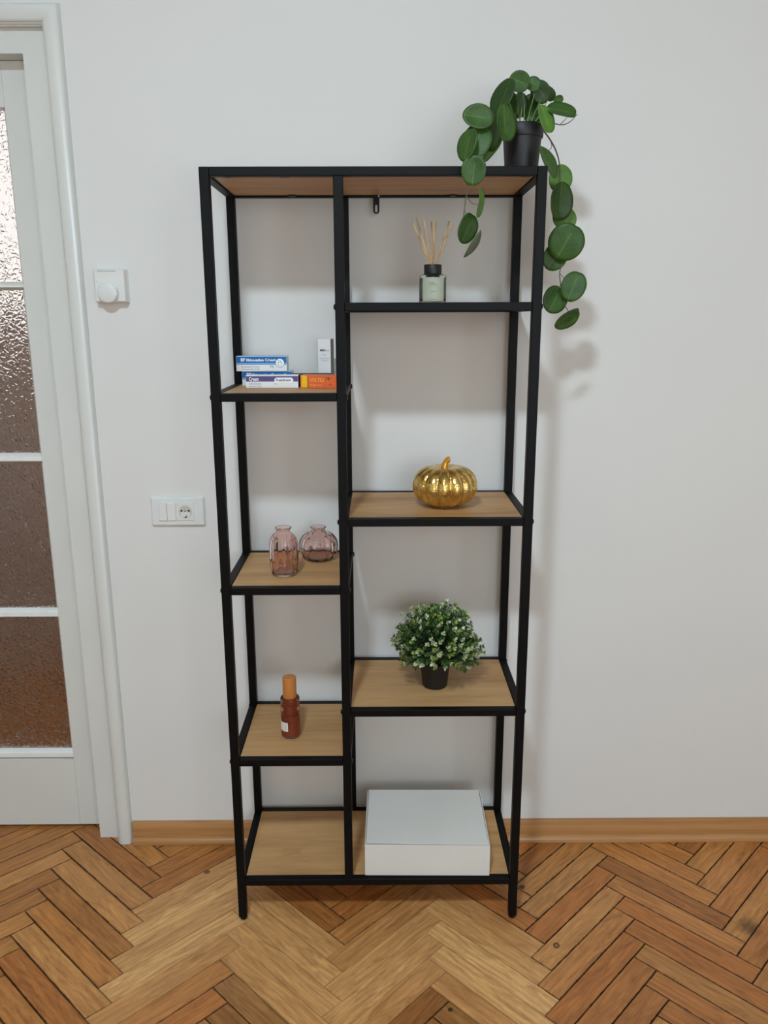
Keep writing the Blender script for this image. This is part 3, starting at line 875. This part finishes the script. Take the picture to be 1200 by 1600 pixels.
# ------------------------------------------------------------------ medicine cartons
def carton(name, label, x, y, z, w, d, h, rot, mats, cat='box', group='medicine cartons on the upper left shelf'):
    """x, y: front left lower corner; built in its own frame, front face at y=0"""
    root = tag(empty(name, (x, y, z), rot), label, cat, group)
    bm = abox(bmesh.new(), 0, w, 0, d, 0, h)
    finish('carton_body', bm, mats, root, bevel=.0006)
    return root
def strip(root, name, x0, x1, z0, z1, mat, y=-.00015, th=.0002):
    return box(name, x0, x1, y - th, y + .0001, z0, z1, mat, root)
def disc(root, name, x, z, r, mat, y0, y1, seg=32):
    bm = bmesh.new()
    a = [bm.verts.new((x + r * math.cos(2 * PI * k / seg), y0, z + r * math.sin(2 * PI * k / seg))) for k in range(seg)]
    b = [bm.verts.new((x + r * math.cos(2 * PI * k / seg), y1, z + r * math.sin(2 * PI * k / seg))) for k in range(seg)]
    for k in range(seg): bm.faces.new((a[k], a[(k + 1) % seg], b[(k + 1) % seg], b[k]))
    bm.faces.new(a); bm.faces.new(b[::-1])
    return finish(name, bm, mat, root)
Z1 = Z_L[2]
def blue_box(name, label, x, y, z, w, h, rot):
    r = carton(name, label, x, y, z, w, .038, h, rot, M['carton_white'])
    strip(r, 'blue_band', .0006, w - .0006, h * .545, h - .0012, M['carton_blue'])
    strip(r, 'pale_blue_line', .0006, w - .0006, h * .465, h * .545, M['carton_cyan'])
    strip(r, 'purple_line', .0006, w - .0006, h * .435, h * .465, M['carton_purple'])
    box('blue_top', .0006, w - .0006, .0006, .0374, h - .0001, h + .0001, M['carton_cyan'], r)
    text('lettering', 'BF', .0105, .0115, -.0005, h * .66, M['ink_white'], r, .010, bold=.0003)
    text('lettering', 'Rhinocation', .0085, .0245, -.0005, h * .66, M['ink_white'], r, .041, bold=.0003)
    text('lettering', 'Cream', .0090, .0690, -.0005, h * .66, M['ink_white'], r, .026, bold=.0002)
    text('small_lettering', 'Economic Cream', .0050, .0125, -.0005, h * .25, M['ink'], r, .043)
    text('small_lettering', 'Sensorial Soft', .0040, .0125, -.0005, h * .10, M['ink'], r, .043)
    text('small_lettering', '50g', .0060, w - .041, -.0005, h * .27, M['ink'], r, .009)
    disc(r, 'emblem_ring', w - .0165, h * .54, h * .305, M['carton_blue'], -.0006, -.0001)
    disc(r, 'emblem', w - .0165, h * .54, h * .28, M['ink_white'], -.0008, -.0002)
    bm = tube_bm([(w - .0200, -.0009, h * .72), (w - .0205, -.0009, h * .40)], .0004, 5)
    lp = [(w - .0165 + .0042 * math.cos(a), -.0009, h * .46 + .0042 * math.sin(a)) for a in [2 * PI * k / 16 for k in range(17)]]
    tube_bm(lp, .0004, 5, bm)
    tube_bm([(w - .0200, -.0009, h * .72), (w - .0155, -.0009, h * .70), (w - .0125, -.0009, h * .55)], .0004, 5, bm)
    finish('emblem_drawing', bm, M['ink'], r)
    return r
blue_box('medicine_box', 'blue and white cream carton lying lowest in the stack, half hidden behind the purple carton', -.3180, .215, Z1, .1195, .0345, 0)
blue_box('medicine_box', 'blue and white cream carton lying on top of the other blue carton', -.3300, .211, Z1 + .0346, .1205, .0352, 0)
r = carton('medicine_box', 'purple and white cream carton lying in front of the blue cartons', -.2990, .152, Z1, .1215, .034, .0288, -.012, M['carton_white'])
h, w = .0288, .1215
strip(r, 'purple_band', .0006, w - .0006, h * .50, h - .0022, M['carton_purple'])
text('lettering', 'Cream', .0115, .0075, -.0005, h * .57, M['ink_white'], r, .0225, bold=.0003)
text('small_lettering', 'Fusidic Acid Cream', .0042, .0075, -.0005, h * .28, M['ink'], r, .0275)
text('small_lettering', 'Economic Cream', .0042, .0075, -.0005, h * .08, M['ink'], r, .0275)
text('small_lettering', '15g', .0042, .0665, -.0005, h * .28, M['ink'], r, .0045)
bm = bmesh.new(); pts = []
for k in range(12): a = PI / 2 + PI * k / 11; pts.append((.0725 + .0062 * math.cos(a) - 0, h * .60 + .0062 * math.sin(a)))
for k in range(12): a = -PI / 2 + PI * k / 11; pts.append((.1040 + .0062 * math.cos(a), h * .60 + .0062 * math.sin(a)))
a_ = [bm.verts.new((p[0], -.0008, p[1])) for p in pts]; b_ = [bm.verts.new((p[0], -.0002, p[1])) for p in pts]
for k in range(24): bm.faces.new((a_[k], a_[(k + 1) % 24], b_[(k + 1) % 24], b_[k]))
bm.faces.new(a_); bm.faces.new(b_[::-1])
finish('name_panel', bm, M['ink_white'], r)
text('lettering', 'Fusidrem', .0078, .0705, -.0010, h * .53, M['ink'], r, .0340, bold=.0002)
box('end_flap', w - .0002, w + .0004, .001, .033, .001, h - .001, M['carton_brown'], r)

r = carton('medicine_box', 'orange carton with yellow end beside the purple carton, half behind the centre post', -.1725, .1485, Z1, .0860, .030, .0292, -.20, M['carton_orange'])
h = .0292
strip(r, 'yellow_band', .0030, .0160, .0012, h - .0012, M['carton_yellow'])
strip(r, 'red_line', .0180, .0188, .0012, h - .0012, M['carton_brown'])
box('brown_end', -.0005, .0001, .0006, .0294, .0006, h - .0006, M['carton_brown'], r)
text('lettering', 'VOLTEX', .0120, .0235, -.0005, .0140, M['ink_yellow'], r, .034)
text('small_lettering', 'Emulgel cream', .0055, .0235, -.0005, .0055, M['ink_yellow'], r, .028)
text('small_lettering', '1%', .0085, .0620, -.0005, .0190, M['carton_brown'], r, .009, bold=.0003)
text('small_lettering', '20g', .0050, .0690, -.0005, .0060, M['carton_brown'], r, .006)
tag(box('flat_case', -.2000, -.1045, .1905, .2120, Z1, Z1 + .0300, M['carton_dark'], None, bevel=.003), 'thin dark case lying behind the purple and orange cartons', 'case')
r = carton('medicine_box', 'upright white carton standing at the back beside the centre post', -.1365, .2300, Z1, .0310, .030, .1090, -.20, M['carton_white'])
text('lettering', 'MEG', .0062, .0050, -.0004, .0800, M['ink'], r, .0135, bold=.0003)
text('lettering', 'lab', .0062, .0200, -.0004, .0800, M['ink_grey'], r, .0085)
text('small_lettering', 'Gel', .0048, .0120, -.0004, .0700, M['ink_grey'], r, .008)
text('small_lettering', 'Dermatological', .0040, .0050, -.0004, .0620, M['ink_grey'], r, .0235)
text('small_lettering', 'Treatment', .0040, .0080, -.0004, .0570, M['ink_grey'], r, .0180)
box('grey_side', .0308, .0313, .0008, .0292, .0008, .1082, M['carton_grey'], r)  # thin grey sheet over the carton's right side

# ------------------------------------------------------------------ white mailer box
wb = tag(empty('mailer_box', (-.0310, .0125, Z_B + .0001), -.012), 'flat white cardboard mailer box on the bottom right shelf', 'box')
w, d, h = .3105, .228, .0955
t = .0022
def quadbox(name, pts_bottom, dz, mat, parent, bevel=.0008):
    bm = bmesh.new()
    a = [bm.verts.new(p) for p in pts_bottom]; b = [bm.verts.new((p[0], p[1], p[2] + dz)) for p in pts_bottom]
    for k in range(4): bm.faces.new((a[k], a[(k + 1) % 4], b[(k + 1) % 4], b[k]))
    bm.faces.new(a[::-1]); bm.faces.new(b)
    return finish(name, bm, mat, parent, bevel=bevel)
box('base_tray', .0028, w - .0028, .0022, d - .003, 0, h - .0065, M['card_white'], wb, bevel=.001)
box('back_wall', .0028, w - .0028, d - .0028, d, 0, h - .003, M['card_white'], wb)
# front flap, slightly bowed and open at the upper left
bm = bmesh.new(); n = 24; ro = []
for i in range(n + 1):
    x = w * i / n
    row = []
    for j, z in enumerate((.0035, .03, .06, h - .0040)):
        bow = -.0012 * math.sin(PI * i / n) * (z / h)
        lift = -.0016 * max(0, 1 - x / (w * .55)) * (z / h)
        dz = -.0035 * (x / w) * (1 if j == 3 else 0) + (0.0 if j else -.0008 * (x / w))
        row.append((x, bow + lift - .0006, z + dz))
    ro.append(row)
fr = [[bm.verts.new(p) for p in r_] for r_ in ro]; bk = [[bm.verts.new((p[0], p[1] + .0018, p[2])) for p in r_] for r_ in ro]
for i in range(n):
    for j in range(3):
        bm.faces.new((fr[i][j], fr[i + 1][j], fr[i + 1][j + 1], fr[i][j + 1])); bm.faces.new((bk[i][j], bk[i][j + 1], bk[i + 1][j + 1], bk[i + 1][j]))
    bm.faces.new((fr[i][0], bk[i][0], bk[i + 1][0], fr[i + 1][0])); bm.faces.new((fr[i][3], fr[i + 1][3], bk[i + 1][3], bk[i][3]))
for i in (0, n):
    for j in range(3): bm.faces.new((fr[i][j], fr[i][j + 1], bk[i][j + 1], bk[i][j]))
finish('front_flap', bm, M['card_white'], wb, smooth='auto')
# lid: gently domed sheet with rounded front fold, small gap to the side walls
bm = bmesh.new(); nx, ny = 20, 14; up = []; lo = []
for i in range(nx + 1):
    u = i / nx; x = .0042 + (w - .0084) * u; R1_, R2_ = [], []
    for j in range(ny + 1):
        v = j / ny; y = .0008 + (d - .001) * v
        z = h - .0035 * u * (1 - v) + .0016 * math.sin(PI * u) * math.sin(PI * v)
        if v < .03: z -= .0004
        R1_.append(bm.verts.new((x, y, z))); R2_.append(bm.verts.new((x, y, z - t)))
    up.append(R1_); lo.append(R2_)
for i in range(nx):
    for j in range(ny):
        bm.faces.new((up[i][j], up[i + 1][j], up[i + 1][j + 1], up[i][j + 1])); bm.faces.new((lo[i][j], lo[i][j + 1], lo[i + 1][j + 1], lo[i + 1][j]))
for i in range(nx):
    bm.faces.new((up[i][0], lo[i][0], lo[i + 1][0], up[i + 1][0])); bm.faces.new((up[i][ny], up[i + 1][ny], lo[i + 1][ny], lo[i][ny]))
for j in range(ny):
    bm.faces.new((up[0][j], up[0][j + 1], lo[0][j + 1], lo[0][j])); bm.faces.new((up[nx][j], lo[nx][j], lo[nx][j + 1], up[nx][j + 1]))
finish('lid', bm, M['card_white'], wb, smooth='auto')
for x0, x1, dz in ((.0, .0026, .0), (w - .0026, w, -.0035)):
    bm = bmesh.new()
    P = [(.0004, h - .0030 + dz * 1), (d - .004, h - .0008), (d - .004, .002), (.0004, .002)]
    A = [bm.verts.new((x0, p[0], p[1])) for p in P]; B = [bm.verts.new((x1, p[0], p[1])) for p in P]
    for k in range(4): bm.faces.new((A[k], A[(k + 1) % 4], B[(k + 1) % 4], B[k]))
    bm.faces.new(A[::-1]); bm.faces.new(B)
    finish('side_wall', bm, M['card_white'], wb, bevel=.0006)

# ------------------------------------------------------------------ pot with a round bush
PX, PY, PZ = .1460, .133, Z_R[0]
bp_ = tag(empty('potted_bush', (PX, PY, PZ)), 'round artificial bush of tiny green and pale leaves in a small black pot', 'plant')
finish('pot', lathe_bm([(.0275, 0), (.0300, .0008), (.0312, .004), (.0372, .058), (.0388, .0585), (.0395, .061), (.0395, .0665), (.0370, .0665), (.0350, .058)], 48), M['black_pot'], bp_, smooth='auto')
finish('soil', lathe_bm([(.034, .055), (.0346, .0585)], 32), M['soil'], bp_)
def foliage():
    rnd = random.Random(11)
    bm = bmesh.new()
    C0 = Vector((.003, 0, .112))
    mats = [M['sprig_dark'], M['sprig_mid'], M['sprig_yellow'], M['sprig_pale'], M['stem_brown']]
    def leaf(p, d, n, L, Wd, mi):
        s = d.cross(n).normalized()
        n2 = s.cross(d).normalized()
        a = bm.verts.new(p); tip = bm.verts.new(p + d * L + n2 * L * .12)
        l1 = bm.verts.new(p + d * L * .35 + s * Wd * .42); r1 = bm.verts.new(p + d * L * .35 - s * Wd * .42)
        l2 = bm.verts.new(p + d * L * .75 + s * Wd * .42 + n2 * L * .08); r2 = bm.verts.new(p + d * L * .75 - s * Wd * .42 + n2 * L * .08)
        mm = bm.verts.new(p + d * L * .55 - n2 * L * .06)
        for f in ((a, l1, mm), (a, mm, r1), (l1, l2, mm), (mm, r2, r1), (l2, tip, mm), (tip, r2, mm)):
            bm.faces.new(f).material_index = mi
    def stem(p, q, r):
        d = (q - p).normalized(); u = d.orthogonal().normalized(); w_ = d.cross(u)
        A = [bm.verts.new(p + (u * math.cos(a) + w_ * math.sin(a)) * r) for a in (0, 2.1, 4.2)]
        B = [bm.verts.new(q + (u * math.cos(a) + w_ * math.sin(a)) * r * .6) for a in (0, 2.1, 4.2)]
        for k in range(3): bm.faces.new((A[k], A[(k + 1) % 3], B[(k + 1) % 3], B[k])).material_index = 4
    N = 620
    for i in range(N):
        # even directions over a sphere
        zz = 1 - 1.78 * (i + .5) / N
        ph = i * 2.399963
        rr = math.sqrt(max(0, 1 - zz * zz))
        dirv = Vector((rr * math.cos(ph), rr * math.sin(ph), zz))
        dirv = (dirv + Vector((rnd.uniform(-.12, .12), rnd.uniform(-.12, .12), rnd.uniform(-.12, .12)))).normalized()
        ext = Vector((.103, .098, .100 if dirv.z > 0 else .074))
        k = rnd.uniform(.80, 1.05) if rnd.random() < .7 else rnd.uniform(.55, .85)
        lump = 1 + .07 * math.sin(5 * ph + 3 * zz) * math.sin(4 * zz + ph)
        if dirv.x > .2 and dirv.z < -.05: lump *= 1.06
        end = C0 + Vector((dirv.x * ext.x, dirv.y * ext.y, dirv.z * ext.z)) * k * lump
        start = C0 + (end - C0) * .35 + Vector((0, 0, -.012))
        if end.z < .022: continue
        if math.hypot(end.x, end.y) < .052 and end.z < .076: continue
        if end.y < .02 and abs(end.x) < .048 and end.z < .088: continue
        if end.z < .052 and end.x < .03: continue
        if end.z < .040: continue
        d = (end - start).normalized()
        stem(start, end, .0008)
        roll = rnd.random()
        tipcol = 3 if roll < .30 else (2 if roll < .55 else 1)
        inner_far = k < .8
        base = 0 if rnd.random() < .55 else 1
        nn = 7
        for j in range(nn):
            t_ = .45 + .55 * j / (nn - 1)
            p = start.lerp(end, t_)
            for sgn in range(2):
                a = j * 1.57 + sgn * PI + rnd.uniform(-.3, .3)
                u = d.orthogonal().normalized(); w_ = d.cross(u)
                side = u * math.cos(a) + w_ * math.sin(a)
                ld = (side * .85 + d * .75).normalized()
                tip_ = t_ > .82 and not inner_far
                L = rnd.uniform(.0085, .0130) if not tip_ else rnd.uniform(.0080, .0110)
                leaf(p, ld, d, L, L * (.34 if not tip_ else .60), tipcol if tip_ else base)
        for q in range(4):
            a = q * 1.57 + rnd.random()
            u = d.orthogonal().normalized(); w_ = d.cross(u)
            leaf(end, (d * 1.2 + (u * math.cos(a) + w_ * math.sin(a)) * .6).normalized(), u, .0085, .0056, tipcol if not inner_far else base)
    me = bpy.data.meshes.new('foliage'); bm.to_mesh(me); bm.free()
    for mm in mats: me.materials.append(mm)
    o = bpy.data.objects.new('foliage', me); COL.objects.link(o); o.parent = bp_
    o['kind'] = 'stuff'
foliage()
bm = bmesh.new()
for k in range(9):
    a = k * 2.4; r0 = .012 + .010 * (k % 3) / 2
    tube_bm([(r0 * math.cos(a) * .7, r0 * math.sin(a) * .7, .050), (r0 * math.cos(a) * 1.2, r0 * math.sin(a) * 1.2, .075), (r0 * math.cos(a) * 2.2, r0 * math.sin(a) * 2.2, .11)], .0012, 5, bm)
finish('stems', bm, M['stem_brown'], bp_)

# ------------------------------------------------------------------ trailing plant on top
tp = tag(empty('trailing_plant', (.3130, .10, H)), 'trailing plant with round green leaves in a black pot on top of the shelving unit', 'plant')
TO = Vector((.3130, .10, H))
finish('pot', lathe_bm([(.0325, 0), (.0335, .0010), (.0345, .004), (.0400, .0700), (.0425, .0705), (.0436, .0735), (.0440, .0935), (.0425, .0955), (.0405, .0950), (.0385, .084)], 56), M['black_pot'], tp, smooth='auto')
finish('soil', lathe_bm([(.037, .078), (.0384, .082)], 32), M['soil'], tp)
LEAVES=[
(0.2973, 0.06, 1.9418, 0.02, 0.0179, -20, 0.3, 1),
(0.328, 0.075, 1.9418, 0.0144, 0.0137, -30, 0.3, 1),
(0.2618, 0.05, 1.9114, 0.0357, 0.0164, 58, 0.5, 0),
(0.2089, 0.0, 1.8627, 0.0292, 0.0209, -8, 0.3, 1),
(0.1861, -0.012, 1.8109, 0.0306, 0.0146, 84, 0.6, 1),
(0.2068, 0.0, 1.8197, 0.0333, 0.0252, 70, 0.4, 1),
(0.2663, 0.03, 1.8568, 0.0326, 0.0192, -82, 0.3, 1),
(0.2398, 0.03, 1.8389, 0.0302, 0.0135, 80, 0.5, 0),
(0.2432, 0.05, 1.8155, 0.026, 0.0108, 46, 0.6, 2),
(0.199, -0.022, 1.7612, 0.0265, 0.0216, 85, 0.3, 1),
(0.213, -0.02, 1.7011, 0.0261, 0.007, 76, 0.9, 2),
(0.1904, -0.02, 1.6526, 0.0291, 0.0177, 62, 0.4, 0),
(0.2003, -0.01, 1.6252, 0.0294, 0.0054, 52, 0.9, 3),
(0.2775, 0.08, 1.9036, 0.0291, 0.0182, -70, 0.4, 0),
(0.3087, 0.12, 1.9126, 0.023, 0.0156, 90, 0.5, 0),
(0.3331, 0.12, 1.9057, 0.0268, 0.0164, -80, 0.5, 1),
(0.3466, 0.09, 1.9302, 0.0226, 0.0175, -50, 0.5, 0),
(0.3651, 0.1, 1.9294, 0.0161, 0.011, -40, 0.6, 0),
(0.3816, 0.08, 1.9133, 0.0102, 0.0073, 20, 0.5, 1),
(0.3863, 0.06, 1.8893, 0.0288, 0.0151, -16, 0.6, 1),
(0.3527, 0.05, 1.8709, 0.028, 0.0158, -80, 0.5, 2),
(0.3526, 0.13, 1.8875, 0.0225, 0.0131, 70, 0.4, 0),
(0.3580, 0.03, 1.7845, 0.033, 0.0144, -56, 0.6, 1),
(0.4041, 0.13, 1.7684, 0.0267, 0.0237, -80, 0.3, 2),
(0.4, 0.1, 1.7177, 0.0362, 0.0234, -86, 0.3, 0),
(0.417, 0.13, 1.6874, 0.0254, 0.0231, -50, 0.3, 2),
(0.4165, 0.1, 1.6367, 0.0367, 0.0344, 60, 0.25, 1),
(0.3996, 0.125, 1.608, 0.0288, 0.0233, 60, 0.3, 1),
(0.4371, 0.1, 1.5441, 0.0309, 0.024, 70, 0.3, 1),
(0.4014, 0.115, 1.5167, 0.0289, 0.0258, 60, 0.25, 1),
(0.4244, 0.09, 1.4759, 0.0303, 0.0155, 24, 0.6, 1),
(0.2347, 0.055, 1.8608, 0.0216, 0.0144, 60, 0.5, 0)
]
def plant_leaf(x, y, z, a, b, ang, tilt, kind, i):
    """a, b: half length and half width; ang: lean of the long axis in the wall plane"""
    an = math.radians(ang)
    a, b = a * 1.07, b * 1.13
    bw = max(b, .72 * a)
    th = math.acos(min(1, b / bw))
    if bw == b: th = .15
    th = th if math.sin(i * 12.9) > 0 else -th
    Lx = Vector((math.cos(an), 0, math.sin(an)))
    N = Vector((0, -1, 0))
    S = N.cross(Lx).normalized()
    # turn about the long axis, then lean the leaf a little
    N1 = (N * math.cos(th) + S * math.sin(th)).normalized()
    S1 = N1.cross(Lx).normalized()
    lean = .22 * math.sin(i * 7.3)
    L1 = (Lx * math.cos(lean) + N1 * math.sin(lean)).normalized()
    N2 = S1.cross(L1) * -1
    N2 = L1.cross(S1).normalized()
    if N2.dot(N1) < 0: N2 = -N2
    bm = bmesh.new(); uvl = bm.loops.layers.uv.new('UVMap')
    rings, seg = 5, 28
    cup = -.10 if i % 3 else .14
    fold = .16 + .25 * tilt
    def pt(r, k):
        t = 2 * PI * k / seg
        u = r * math.cos(t); v = r * math.sin(t)
        # pointed tip towards -u, small notch at the stalk end
        uu = u * (1 + .04 * max(0, -u) ** 2)
        vv = v * (1 + .05 * abs(u) * (1 - abs(u)))
        if u > .8 * r and r > .7: uu -= .05 * (1 - abs(v) * 3) if abs(v) < .33 else 0
        wob = .03 * math.sin(3 * t + i) * r * r
        h_ = -fold * abs(v) ** 1.3 * a * .55 * -1 + cup * (r * r) * a * .5 + wob * a
        p = Vector((x, y, z)) + L1 * (uu * a) + S1 * (vv * bw) + N2 * (h_ - .06 * a)
        return p - TO, (u, v)
    c, cuv = pt(0, 0)
    vc = bm.verts.new(c); R = []; UV = {vc: (0, 0)}
    for ri in range(1, rings + 1):
        row = []
        for k in range(seg):
            p, q = pt(ri / rings, k); v_ = bm.verts.new(p); UV[v_] = q; row.append(v_)
        R.append(row)
    for k in range(seg): bm.faces.new((vc, R[0][k], R[0][(k + 1) % seg]))
    for A, B in zip(R, R[1:]):
        for k in range(seg): bm.faces.new((A[k], B[k], B[(k + 1) % seg], A[(k + 1) % seg]))
    for f in bm.faces:
        for l in f.loops: l[uvl].uv = UV[l.vert]
    o = finish('leaf', bm, M['leaf%d' % kind], tp, smooth=True)
    s = o.modifiers.new('solid', 'SOLIDIFY'); s.thickness = .0007
    return Vector((x, y, z)) + L1 * a * .85
stalks = []
for i, lf in enumerate(LEAVES):
    plant_leaf(*lf, i)
VINE_R = [(.3480, .10, 1.8640), (.3556, .10, 1.8600), (.3749, .11, 1.8418), (.3901, .115, 1.8185), (.3993, .12, 1.7914), (.4036, .127, 1.7569), (.4177, .135, 1.711), (.4265, .135, 1.6808), (.4254, .125, 1.6439), (.4154, .122, 1.5962), (.4085, .115, 1.5737), (.4121, .115, 1.5476), (.4216, .110, 1.5062), (.4274, .095, 1.491)]
VINE_L = [(.3050, .09, 1.8600), (.2813, .06, 1.8882), (.2404, .03, 1.8692), (.2025, .002, 1.8337), (.1937, -.006, 1.7896), (.1904, -.011, 1.7629), (.1873, -.012, 1.7228), (.1836, -.013, 1.6963), (.1807, -.015, 1.6662)]
TWIG = [(.3400, .09, 1.862), (.3511, .085, 1.8705), (.3727, .07, 1.8655), (.387, .06, 1.8609), (.4019, .055, 1.8654), (.4154, .05, 1.879)]
def vine(pts, r, mat, name='vine'):
    finish(name, tube_bm([p - TO for p in smooth_path(pts, 6)], r, 7, taper=.6), mat, tp, smooth=True)
vine(VINE_R, .0017, M['stem_brown']); vine(VINE_L, .0016, M['stem_brown']); vine(TWIG, .0013, M['stem_brown'])
for pts in ([(.3749, .11, 1.8418), (.3716, .08, 1.8223), (.3512, .035, 1.8033)],
            [(.4086, .115, 1.5718), (.4186, .105, 1.559)],
            [(.3989, .12, 1.7984), (.3939, .128, 1.7853)],
            [(.4121, .115, 1.5476), (.405, .116, 1.535)],
            [(.4177, .135, 1.711), (.406, .108, 1.730)],
            [(.4254, .125, 1.6439), (.41, .128, 1.622)],
            [(.1882, -.012, 1.7129), (.1966, -.014, 1.7013), (.2087, -.018, 1.6965)],
            [(.3845, .062, 1.8627), (.396, .057, 1.8736)],
            [(.2025, .002, 1.8337), (.21, 0, 1.845)], [(.2404, .03, 1.8692), (.225, .004, 1.868)],
            [(.2404, .03, 1.8692), (.262, .032, 1.868)], [(.1895, -.008, 1.755), (.199, -.02, 1.770)],
            [(.1825, -.014, 1.688), (.1915, -.019, 1.668)], [(.1815, -.015, 1.672), (.199, -.011, 1.64)]):
    vine(pts, .0009, M['stem_brown'], 'leaf_stalk')
UPR = [[(.2991, .09, 1.858), (.2957, .09, 1.8919), (.2916, .08, 1.9191)], [(.3035, .09, 1.858), (.3073, .09, 1.8852), (.3102, .10, 1.9058)],
       [(.3072, .09, 1.858), (.3039, .09, 1.8793), (.2997, .08, 1.8981)], [(.3171, .09, 1.858), (.3226, .09, 1.8793), (.3271, .10, 1.894)],
       [(.3146, .09, 1.858), (.3237, .09, 1.8877), (.3319, .08, 1.9250)], [(.3127, .09, 1.858), (.3136, .09, 1.8986), (.3050, .07, 1.9306)],
       [(.3237, .09, 1.858), (.3355, .09, 1.8893), (.3463, .09, 1.914)], [(.3054, .09, 1.858), (.2898, .08, 1.8878), (.2737, .06, 1.9108)],
       [(.3201, .09, 1.858), (.3414, .09, 1.8792), (.3618, .09, 1.915)], [(.3250, .08, 1.858), (.3400, .065, 1.868), (.352, .055, 1.872)],
       [(.2950, .08, 1.858), (.275, .065, 1.862), (.245, .05, 1.825)], [(.3250, .09, 1.858), (.350, .08, 1.885), (.378, .065, 1.893)]]
for p in UPR: vine(p, .0013, M['stem_green'], 'stem')
